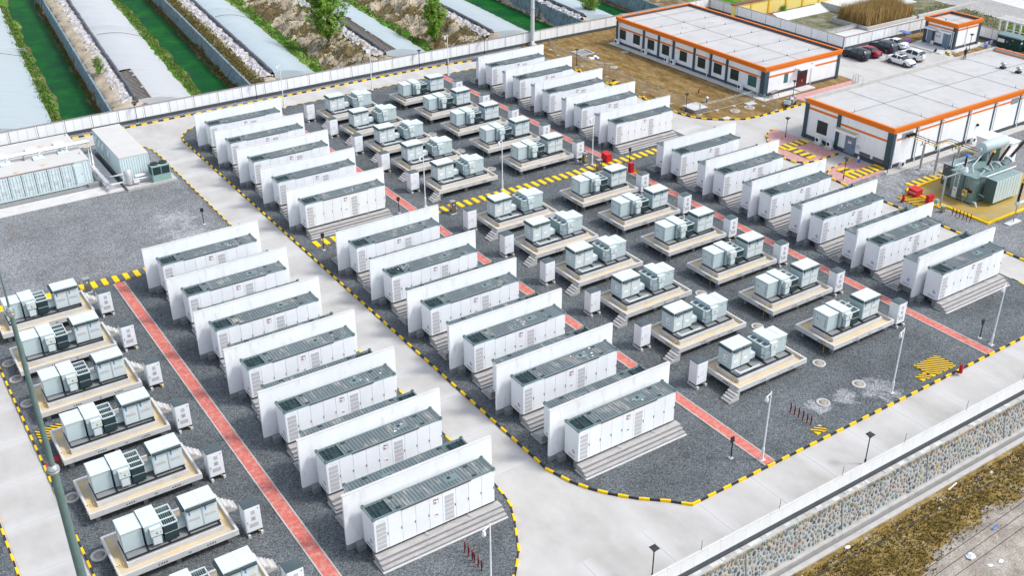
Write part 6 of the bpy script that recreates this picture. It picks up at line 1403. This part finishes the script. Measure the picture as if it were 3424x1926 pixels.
# ================================================================== BEYOND THE FAR WALL: FILM ROOFS, CANALS, BANKS
def S2X(s, y): return s + .1*(y-61.4)
PROF = [(-60,.2),(-40,.4),(-13.4,-.8),(-12.4,-1.0),(-11.3,-1.7),(-10.7,-2.6),(-6.8,-2.6),(-6.3,-1.8),(-5.6,-1.7),(-5.4,-1.2),(-5.2,.3),(-3.8,.8),(-2.6,.85),(-1,.6),(0,.2),(6,-.8),(7,-1.0),(8.7,-1.7),(9.3,-2.6),(12.8,-2.6),(13.3,-1.8),(14.1,-1.7),(14.4,-1.2),(14.65,.3),(16.4,.75),(18.2,.7),(19.2,.2),(25.5,-.8),(26.8,-1.0),(29,-1.3),(31,-.6),(33,.1),(35,.75),(37,.6),(38.4,.2),(45,-.8),(47,-1.3),(49.5,-1.1),(52,-.1),(55,.7),(57,.6),(58.4,.2),(65.2,-.8),(67,-1.6),(67.6,-2.6),(72.6,-2.6),(73.2,-1.8),(74.1,-1.7),(74.5,.4),(76,.6),(77,.2),(84,-.8),(85.4,-1.6),(86,-2.6),(90,-2.6),(90.6,-1.8),(91.6,-1.6),(92,.4),(96,.6),(120,.5)]
def prof(s):
    for (a, za), (b, zb) in zip(PROF, PROF[1:]):
        if a <= s <= b: return za+(zb-za)*(s-a)/(b-a)
    return .3
def north_z(x, y):
    s = x-.1*(y-61.4); w = nf(x, y, .16, 3)*.9
    bl = (1.3*max(0,nf(y*.8,s*.1,.12,15)+.25) if (-14 < s < -9 or 6.3 < s < 11.3) else 0)*min(1,max(0,(11.3-s)/2.5) if s > 5 else max(0,(-9-s)/2)); z = prof(s + w*.6 - bl); rough = 1.0 if (25.5 < s < 37 or 45 < s < 57.5) else .35
    k = nf(x, y, .28, 21); return z + (abs(k)*1.5-.45)*(1.0 if rough == 1 else .12) + nf(x, y, .5, 1)*.25*rough + nf(x, y, 1.8, 2)*.07
def north_m(x, y):
    s = x-.1*(y-61.4)+nf(x, y, .5, 5)*.8+nf(x,y,2.2,7)*.5
    if s < -14: return 1
    for a, b, m in ((-14,-10.9,1),(-10.9,-5.3,2),(-5.3,-1,0),(-1,5,2),(5,9.1,1),(9.1,14.2,2),(14.2,16.4,3),(16.4,19,0),(19,25,2),(25,28.8,1),(28.8,36,0 if nf(x,y,.22,9) > -.05 else 3),(36,38,0),(38,44,2),(44,48,1),(48,55,0 if nf(x,y,.22,9) > 0 else 3),(55,57.6,0),(57.6,64,2),(64,67.3,1),(67.3,73.3,2),(73.3,77,0),(77,83,2),(83,86.5,1),(86.5,92,2)):
        if a <= s < b: return m
    return 3
terrain('canal_banks', -34, 99.2, 54.55, 150, .42, north_z, north_m, 'earth banks with grass, mud and eroded sand between the film roofs', 'ground', [SAND, GRASS, MUD, soil_mat('brown_scrub_soil', [(.20,.14,.07),(.13,.10,.05),(.34,.27,.17)], .6, .5, 4)])
def strip(name, s0, s1, y0, y1, z, m, label, cat):
    return tag(MB().prism([(S2X(s0,y0),y0),(S2X(s1,y0),y0),(S2X(s1,y1),y1),(S2X(s0,y1),y1)], z-.05, z, m).build(name), label, cat, kind='structure')
for (a, b, l) in ((-12.6,-5.55,'dark green algae canal nearest the left edge'),(7,14.15,'second dark green algae canal, with a wavy bank'),(65.5,74.1,'green algae canal left of the tall pale pole'),(84.5,91.6,'green algae canal in front of the long building roof')):
    strip('canal_water', a, b, 56, 150, -1.95, ALGAE, l, 'canal water')
for (s, l, y1) in ((-5.12,'long grey stained retaining wall right of the first canal',148),(14.62,'long grey stained retaining wall right of the second canal',140),(74.45,'grey stained retaining wall right of the third canal',120),(91.9,'grey stained retaining wall right of the last canal',100)):
    r = empty('canal_wall', (0,0,0), 0, l, 'retaining wall'); y = 57.0; 
    while y < y1:
        yb = min(y+5.9, y1); a, b, c, d = (S2X(s-.28,y),y), (S2X(s,y),y), (S2X(s,yb),yb), (S2X(s-.28,yb),yb); e = random.uniform(-.03,.03)
        MB().hexa([(p[0]-.35,p[1],-2.4) for p in (a,b,c,d)], [(p[0],p[1],.85+e) for p in (a,b,c,d)], WALLD).build('wall_section', r); y += 6
def film_mat(name, c):
    return mat(name, c, .38, v=.08, s=1.0, c2=tuple(k*.80 for k in c), lo=.45, hi=.7, s2=1.0, world=True, stretch=(.12,1.6,.5), bump=.25, bs=1.2, spec=.5)
FILMS = [film_mat('pale_blue_film', (.38,.44,.455)), film_mat('grey_white_film', (.46,.47,.48)), film_mat('ice_blue_film', (.38,.455,.48))]
RAG = mat('grey_torn_sheeting', (.47,.455,.46), .7, v=.25, s=1.2, c2=(.19,.19,.20), lo=.50, hi=.64, s2=1.3, world=True)
ROLL = mat('dark_rolled_quilt', (.10,.11,.125), .8, v=.3, s=1.5, c2=(.27,.27,.28), lo=.55, hi=.7, s2=2.0, world=True)
SLATM = mat('dark_timber_slat', (.30,.265,.235), .85, v=.3, s=4)
def greenhouse(s0, s1, y0, y1, fm, label, rags=True, slats=None, peak=.4, zl=1.0, zr=-.85):
    r = empty('film_greenhouse', (S2X(s0,y0),y0,0), 0, label, 'greenhouse', 'film-covered greenhouses beyond the wall'); ox, oy = S2X(s0,y0), y0
    ns, ny = 22, int((y1-y0)/.55); vs = []
    for j in range(ny+1):
        y = y0+(y1-y0)*j/ny
        for i in range(ns+1):
            t = i/ns; s = s0+(s1-s0)*t; z = zl+(zr-zl)*t**1.5+peak*math.sin(math.pi*min(1,t*1.02))*.9 + .03*math.sin(y*5.7)*math.sin(math.pi*t) + .07*nf(s*.4,y,.9,11)
            if slats and y < slats: 
                lim = .16; z = z if t > lim else z
            vs.append((S2X(s,y)-ox+.12*nf(y,s1,.4,2)*(i == ns), y-oy, z))
    fs = []
    for j in range(ny):
        y = y0+(y1-y0)*(j+.5)/ny
        for i in range(ns):
            if slats and y < slats+.8*nf(y,1,.8) and i < 5+int(nf(y,4,1.1)*2.0): continue
            fs.append((j*(ns+1)+i, j*(ns+1)+i+1, (j+1)*(ns+1)+i+1, (j+1)*(ns+1)+i))
    MB().add(vs, fs, fm, True).build('film_sheet', r)
    # end sheet hanging down at the near end
    e = vs[:ns+1]; n = len(e); MB().add(e+[(v[0],v[1]-.5,v[2]*.1-1.1) for v in e], [(i+1,i,n+i,n+i+1) for i in range(n-1)], fm, True).build('end_sheet', r)
    P = []; y = y0+.8
    while y < y1: P.append((S2X(s0-.15,y)-ox+.12*nf(y,1,.5), y-oy, zl+.05+.05*nf(y,2,.9))); y += 1.3
    MB().tube(P, .27, ROLL, 8).build('rolled_quilt', r)
    if slats:
        sl = None; y = y0+.3; 
        while y < slats:
            if sl is None: sl = MB().hexa([(-.2,-.06,.90),(1.9,-.045,1.02),(1.9,.06,1.02),(-.2,.06,.90)], [(-.2,-.045,.96),(1.9,-.045,1.08),(1.9,.045,1.08),(-.2,.045,.96)], SLATM).build('roof_slat', r, (S2X(s0,y)-ox,y-oy,0))
            else: inst(sl, parent=r, loc=(S2X(s0,y)-ox,y-oy,0))
            y += .6
        MB().hexa([(-.2,0,.70),(1.5,0,.70),(1.5+S2X(0,slats)-S2X(0,y0),slats-y0,.70),(-.2+S2X(0,slats)-S2X(0,y0),slats-y0,.70)], [(-.2,0,.76),(1.5,0,.76),(1.5+S2X(0,slats)-S2X(0,y0),slats-y0,.76),(-.2+S2X(0,slats)-S2X(0,y0),slats-y0,.76)], BLK).build('dark_opening', r)
    # truss arch across the film
    for ya in (99.5,):
        if ya < y1:
            m = MB(); A = []
            for i in range(15):
                t = -.02+1.06*i/14; s = s0+(s1-s0)*t; A.append((S2X(s,ya)-ox, ya-oy, zl+(zr-zl)*max(0,t)**1.5+peak*math.sin(math.pi*min(1,max(0,t)))*.9+.32))
            m.tube(A, .03, STEEL, 5).tube([(p[0],p[1],p[2]+.28) for p in A], .03, STEEL, 5)
            for i in range(14): m.tube([A[i], (A[i+1][0],A[i+1][1],A[i+1][2]+.28)], .018, STEEL, 4)
            m.tube([(A[0][0],A[0][1],A[0][2]-1),A[0]], .04, STEEL, 5).tube([A[-1],(A[-1][0],A[-1][1],A[-1][2]-1.4)], .04, STEEL, 5); m.build('truss_arch', r)
            MB().tube([(p[0]+.3,p[1]-3.2,p[2]-.27) for p in A], .035, BLK, 5).build('tie_rope', r)
    if rags:
        m = MB(); q = 0; ns2 = 6; y = y0-.5; rows = []
        while y < y1:
            rows.append([(S2X(s0-2.3+i*.36,y)-ox+.2*nf(y,i,.9,4), y-oy, .98-.09*abs(i-3)+.42*nf(S2X(s0,y)+i*.5,y,.9,6)+.2*nf(i*.9,y,2.5,8)) for i in range(ns2+1)]); y += .33
        k = ns2+1; m.add([v for rr in rows for v in rr], [(j*k+i,j*k+i+1,(j+1)*k+i+1,(j+1)*k+i) for j in range(len(rows)-1) for i in range(ns2)], RAG, False); m.build('torn_sheeting', r)
    return r
greenhouse(-34,-12.6,58.5,148,FILMS[0],'film greenhouse at the far left corner beyond the wall',False,peak=2.2,zl=.2,zr=-.8)
greenhouse(-1.2,6.7,60.0,146,FILMS[1],'grey-white film greenhouse between the first two green canals',True,74.5)
greenhouse(18.95,26.1,60.8,140,FILMS[2],'pale blue film greenhouse right of the second canal')
greenhouse(37.6,45.7,61.0,130,FILMS[2],'pale blue film greenhouse left of the narrow green tree',True,84)
greenhouse(57.6,65.9,60.5,120,FILMS[0],'film greenhouse left of the third green canal')
greenhouse(76.4,84.6,60.2,110,FILMS[2],'film greenhouse beside the end of the long building')
# trees
LEAF = [mat('bright_green_leaf', (.17,.36,.015), .7, v=.15, s=1.5), mat('mid_green_leaf', (.08,.23,.012), .7, v=.15), mat('yellow_green_leaf', (.22,.27,.04), .7, v=.15), mat('pale_catkin_leaf', (.38,.42,.22), .7, v=.1)]
BARK = mat('grey_brown_bark', (.13,.10,.075), .9, v=.2, s=4)
def tree(x, y, H, W, label, seed, nleaf=5200, z=None, forks=5, low=.12, ls=(.07,.15)):
    rr = random.Random(seed); z = north_z(x,y)-.1 if z is None else z; root = empty('tree', (x,y,z), 0, label, 'tree'); m = MB(); segs = []
    for k in range(forks):
        a = 6.28*k/forks+rr.uniform(-.4,.4); sp = rr.uniform(.12,.42)*W*.5; P = [Vector((rr.uniform(-.08,.08),rr.uniform(-.08,.08),0))]; h = H*rr.uniform(.72,1)
        for i in range(1, 8): t = i/7; P.append(Vector((math.cos(a)*sp*t+rr.uniform(-.12,.12), math.sin(a)*sp*t+rr.uniform(-.12,.12), h*t)))
        m.tube(P, .10 if k else .16, BARK, 6, .015)
        for i in range(1, 8):
            segs.append((P[i-1], P[i]))
            for _ in range(4):
                b = rr.uniform(0,6.28); L_ = W*.5*rr.uniform(.35,.95)*(1-.55*abs(i/7-.42)/.58)*(1 if i/7 > low else .3); e = P[i]+Vector((math.cos(b)*L_, math.sin(b)*L_, L_*rr.uniform(.5,1.2)))
                m.tube([P[i], P[i].lerp(e,.5)+Vector((0,0,.05)), e], .03, BARK, 4, .006, False); segs += [(P[i], e)]*2
    m.build('trunk', root); c = MB(); cl = []
    for _ in range(nleaf//26):
        a, b = rr.choice(segs); p = a.lerp(b, rr.uniform(.35,1.08)); cl.append(p)
    for p in cl:
        mm = rr.choices(range(4), (5,4,3,1))[0]; R_ = rr.uniform(.16,.46)
        for _ in range(26):
            d = Vector((rr.gauss(0,1),rr.gauss(0,1),rr.gauss(0,1.1)))*R_*.55; q = p+d
            if q.z < low*H*.6: continue
            u = Vector((rr.uniform(-1,1),rr.uniform(-1,1),rr.uniform(-1,1))).normalized(); v = u.orthogonal().normalized(); s = rr.uniform(*ls)
            c.add([q-u*s, q+v*s*.55, q+u*s, q-v*s*.55], [(0,1,2,3)], LEAF[mm if rr.random() < .8 else rr.randrange(4)])
    c.build('crown', root); return root
tree(33.7,73.6,9.2,9.0,'tall bright green tree on the bank, cut by the top edge',3,24000,forks=9,ls=(.08,.17))
tree(50.6,68.4,7.6,4.6,'narrow upright green tree on the sandy bank',8,17000,forks=7,ls=(.07,.15))
tree(79.6,63.6,3.6,3.8,'small bushy tree just behind the wall by the long building',12,5000,forks=6,ls=(.06,.12))
tree(-2.3,76.0,2.6,2.4,'small yellowish bush on the sandy berm',21,1200,forks=5,ls=(.05,.1))
tree(46.8,73.5,2.4,1.4,'thin young sapling on the sand left of the narrow tree',22,700,forks=3,ls=(.05,.1))
tree(108.9,45.4,1.5,2.0,'yellow-green bush in front of the yellow wall',23,1500,z=-.5,forks=5,ls=(.05,.09))
def fbank(rng):
    def f(r):
        y = 55+(r.random()**1.3)*80; s = r.choice(rng); s = r.gauss((s[0]+s[1])/2, (s[1]-s[0])/3.2); x = S2X(s, y)
        return (x, y, north_z(x,y)) if x < 98 else None
    return f
GM = [mat('fresh_grass_blade', (.07,.20,.02), .8, v=.2), mat('deep_grass_blade', (.035,.12,.015), .8, v=.2), mat('dry_grass_blade', (.26,.22,.09), .8, v=.2)]
tufts('bank_grass', 21000, fbank([(-12.9,-11.1),(6.9,9.1),(26.3,28.9),(45.9,48.3),(65.6,67.4)]), GM, 'green grass growing on the canal and greenhouse banks', 'grass', (.12,.4), 3, .05)
tufts('bank_scrub', 17000, fbank([(-6.3,-5.7),(14.8,16.6),(29,35.5),(48.5,55),(13.2,14.2)]), WEED+[GM[1]], 'brown scrub growing over the eroded banks', 'scrub', (.15,.5), 3, .045)

# ================================================================== EAST SIDE BEYOND THE WALL
tag(MB().prism([(99.7,23.7),(123.3,23.7),(123.3,-60),(400,-60),(400,400),(99.7,400)], -2.9, -.5, BASING).build('east_ground'), 'grey-green rough ground beyond the right-hand walls', 'ground', kind='structure')
yh = empty('yellow_wall', (0,0,0), 0, 'pale yellow wall with orange pilasters at the top edge', 'wall')
for i in range(6): B(99+i*4.4,99+i*4.4+4.0,47.6,48.2,-.6,2.1,YWALL).build('wall_panel', yh); B(99+i*4.4+4.0,99+i*4.4+4.4,47.5,48.3,-.6,2.2,mat('orange_pilaster',(.75,.45,.03),.7) if i == 0 else MATS['orange_pilaster']).build('pilaster', yh)
B(98.8,125.6,47.4,48.4,2.1,2.28,REDBR).build('red_coping', yh)
tag(B(99.9,160,48.6,200,-.55,-.4,GRASS).build('grass_field'), 'green field behind the yellow wall', 'grass', kind='structure')
tag(MB().prism(noisy([(103,45.6),(112,44.9),(112,47.3),(103,47.3)],1,.25), -.5,-.42, REDBR).build('brick_rubble'), 'red brick rubble strip at the foot of the yellow wall', 'rubble', kind='stuff')
bw = empty('concrete_basin', (0,0,0), 0, 'old concrete basin with low walls left of the tall reeds', 'basin')
MB().hexa([(105.8,42.2,-1.0),(118.2,42.2,-1.0),(118.2,44.8,-.55),(105.8,44.8,-.55)], [(105.8,42.2,-.45),(118.2,42.2,-.45),(118.2,44.8,.35),(105.8,44.8,.35)], PALE).build('sloping_side', bw)
B(118.2,118.55,36.9,44.9,-.7,.55,CONC).build('side_wall', bw); B(118.15,118.6,36.9,44.9,.55,.62,CONCD).build('wall_top', bw)
B(104.5,112.4,31.6,31.95,-.6,.35,CONC).build('front_wall', bw); B(104.5,112.4,31.55,32.0,.35,.41,CONCD).build('wall_top', bw)
rbn = empty('reed_basin', (0,0,0), 0, 'concrete basin full of tall dry reeds', 'basin')
for a in ((112.5,125.4,29.4,29.8),(112.5,125.4,36.9,37.3),(112.5,112.9,29.8,36.9),(125.0,125.4,29.8,36.9)): B(*a,-.7,.25,CONC).build('basin_wall', rbn)
B(112.9,125,29.8,36.9,-.6,-.2,MUD).build('basin_floor', rbn)
for (a, l) in (((99.8,112.4,24.0,31.4,-.5,-.3,PALE),'pale concrete slope by the wall corner'),((112.6,135,27.6,29.3,-.5,-.22,CONCL),'pale concrete ledge in front of the reed basin'),((112.6,135,24.0,27.4,-.5,-.34,TRAYF),'cream worn concrete floor behind the panelled wall'),((118.7,136,37.5,39.5,-.5,-.3,PALE),'pale concrete strip behind the reeds'),((118.7,150,42,47,-.5,-.25,CONCL),'pale concrete yard by the yellow wall'),((126,150,29.4,29.9,-.5,.3,CONC),'low concrete wall right of the reeds')):
    tag(B(*a).build('concrete_slab'), l, 'concrete slab', kind='structure')
REEDM = [mat('golden_reed', (.42,.28,.09), .8, v=.2), mat('brown_reed', (.26,.16,.06), .8, v=.2), mat('pale_reed', (.58,.44,.20), .8, v=.2)]
mb = MB(); rr = random.Random(11)
for _ in range(9500):
    x, y = rr.uniform(112.9,124.8), rr.uniform(29.9,36.6); H = rr.uniform(2.2,3.1)+.35*nf(x,y,.5); lx, ly = rr.uniform(-.25,.45), rr.uniform(-.3,.3); w = .022; a = rr.uniform(0,3.14); cx, cy_ = math.cos(a)*w, math.sin(a)*w
    mb.add([(x-cx,y-cy_,-.3),(x+cx,y+cy_,-.3),(x+lx*.4+cx,y+ly*.4+cy_,H*.6),(x+lx*.4-cx,y+ly*.4-cy_,H*.6),(x+lx,y+ly,H)], [(0,1,2,3),(3,2,4)], rr.choice(REEDM))
tag(mb.build('reeds'), 'dense clump of tall dry golden reeds', 'reeds', kind='stuff')
tufts('east_grass', 5000, lambda r: (r.uniform(123.5,140), r.uniform(9,34), -.5), [GM[2], GM[0], WEED[2]], 'thin yellow-green grass beyond the small building', 'grass', (.1,.3), 3, .05)
cw = empty('sloped_channel', (0,0,0), 0, 'sloped concrete channel wall at the top right', 'channel', kind='structure')
MB().hexa([(137.6,14,-.5),(141.5,14,-.5),(145,40,-.5),(140.5,40,-.5)], [(138.2,14,-.4),(141.5,14,1.0),(145,40,1.0),(141.1,40,-.4)], CONC).build('slope', cw); MB().hexa([(141.5,14,-.5),(147.5,14,-.5),(150,40,-.5),(145,40,-.5)], [(141.5,14,1.0),(147.5,14,1.0),(150,40,1.0),(145,40,1.0)], PALE).build('walk', cw)
yw2 = empty('yellow_wall', (0,0,0), 0, 'yellow wall in the top right corner', 'wall'); B(151,151.6,8,60,-.5,2.6,YWALL).build('wall_panel', yw2); B(150.9,151.7,8,60,2.6,2.75,CONC).build('coping', yw2)
pg = empty('pergola', (0,0,0), 0, 'white timber pergola with slatted top beyond the green kiosk', 'pergola'); pst = None
for x in (129.6, 131.6):
    for y in (16.2, 13.6, 11.0, 8.4, 5.8):
        if pst is None: pst = B(-.13,.13,-.13,.13,-.5,1.9,W_).build('post', pg, (x,y,0))
        else: inst(pst, parent=pg, loc=(x,y,0))
for x in (129.6, 131.6): B(x-.08,x+.08,5.2,16.8,1.9,2.08,W_).build('beam', pg); B(x-.05,x+.05,5.8,16.2,-.05,.03,W_).build('bench_rail', pg)
sl = B(-1.6,1.6,-.05,.05,0,.14,PALE).build('slat', pg, (130.6,16.6,2.08))
for k in range(1, 26): inst(sl, parent=pg, loc=(130.6,16.6-k*.44,2.08))
MBH = MB(); rr = random.Random(4)
for _ in range(5200):
    y = rr.uniform(4,17.5); x = 127.6+rr.gauss(0,.45) if rr.random() < .55 else 133.2+rr.gauss(0,.6); q = Vector((x,y,-.45+rr.random()*.8)); u = Vector((rr.uniform(-1,1),rr.uniform(-1,1),rr.uniform(-1,1))).normalized(); v = u.orthogonal().normalized(); s = rr.uniform(.06,.13)
    MBH.add([q-u*s,q+v*s*.6,q+u*s,q-v*s*.6], [(0,1,2,3)], rr.choice(LEAF[:3]+[GM[1]]))
tag(MBH.build('hedge'), 'clipped green hedge round the white pergola', 'hedge', kind='stuff')
KG = mat('kiosk_dark_green', (.008,.045,.035), .4, v=.05)
kk = empty('transformer_kiosk', (0,0,-.05), 0, 'dark green transformer kiosk with grey-green roof near the right edge', 'kiosk')
B(121.0,122.75,6.9,10.9,0,2.05,KG).build('body', kk); MB().hexa([(120.85,6.7,2.05),(122.95,6.7,2.05),(122.95,11.1,2.05),(120.85,11.1,2.05)], [(120.95,6.8,2.2),(122.95,6.8,2.25),(122.95,11,2.25),(120.95,11,2.2)], TEAL).build('roof', kk)
m = MB(); m.box(120.99,121.0,9.6,10.8,1.0,1.55,WSTK).box(120.99,121.0,8.9,9.35,1.2,1.45,BLUE).box(120.985,120.99,8.9,9.35,1.12,1.2,RED).box(120.99,121.0,8.1,8.3,1.6,1.7,YEL); m.box(121.3,121.7,6.89,6.9,1.3,1.55,WSTK); m.build('notice', kk)
m = MB(); m.box(120.98,121.0,8.7,8.72,.1,2.0,BLK).box(121.9,121.92,6.88,6.9,.1,2.0,BLK).box(120.97,121.0,8.5,8.55,.9,1.1,STEEL).build('door_gap', kk)
def picket(label, a, b):
    r = empty('picket_fence', (0,0,0), 0, label, 'fence', 'low striped picket fence round the kiosk'); L_ = math.hypot(b[0]-a[0], b[1]-a[1]); n = int(L_/.2); p0 = [None, None]
    for k in range(n+1):
        t = k/n; x, y = a[0]+(b[0]-a[0])*t, a[1]+(b[1]-a[1])*t; c = 1 if k % 6 > 2 else 0
        if p0[c] is None: p0[c] = B(-.035,.035,-.035,.035,0,.62,(W_, BLUE)[c]).build('picket', r, (x,y,-.05))
        else: inst(p0[c], parent=r, loc=(x,y,-.05))
    MB().tube([(a[0],a[1],.42),(b[0],b[1],.42)], .025, W_, 5).tube([(a[0],a[1],.12),(b[0],b[1],.12)], .025, W_, 5).build('rail', r)
picket('low striped picket fence left of the green kiosk', (119.3,12.3), (119.3,5.5)); picket('low striped picket fence behind the green kiosk', (119.3,12.35), (122.6,12.35))
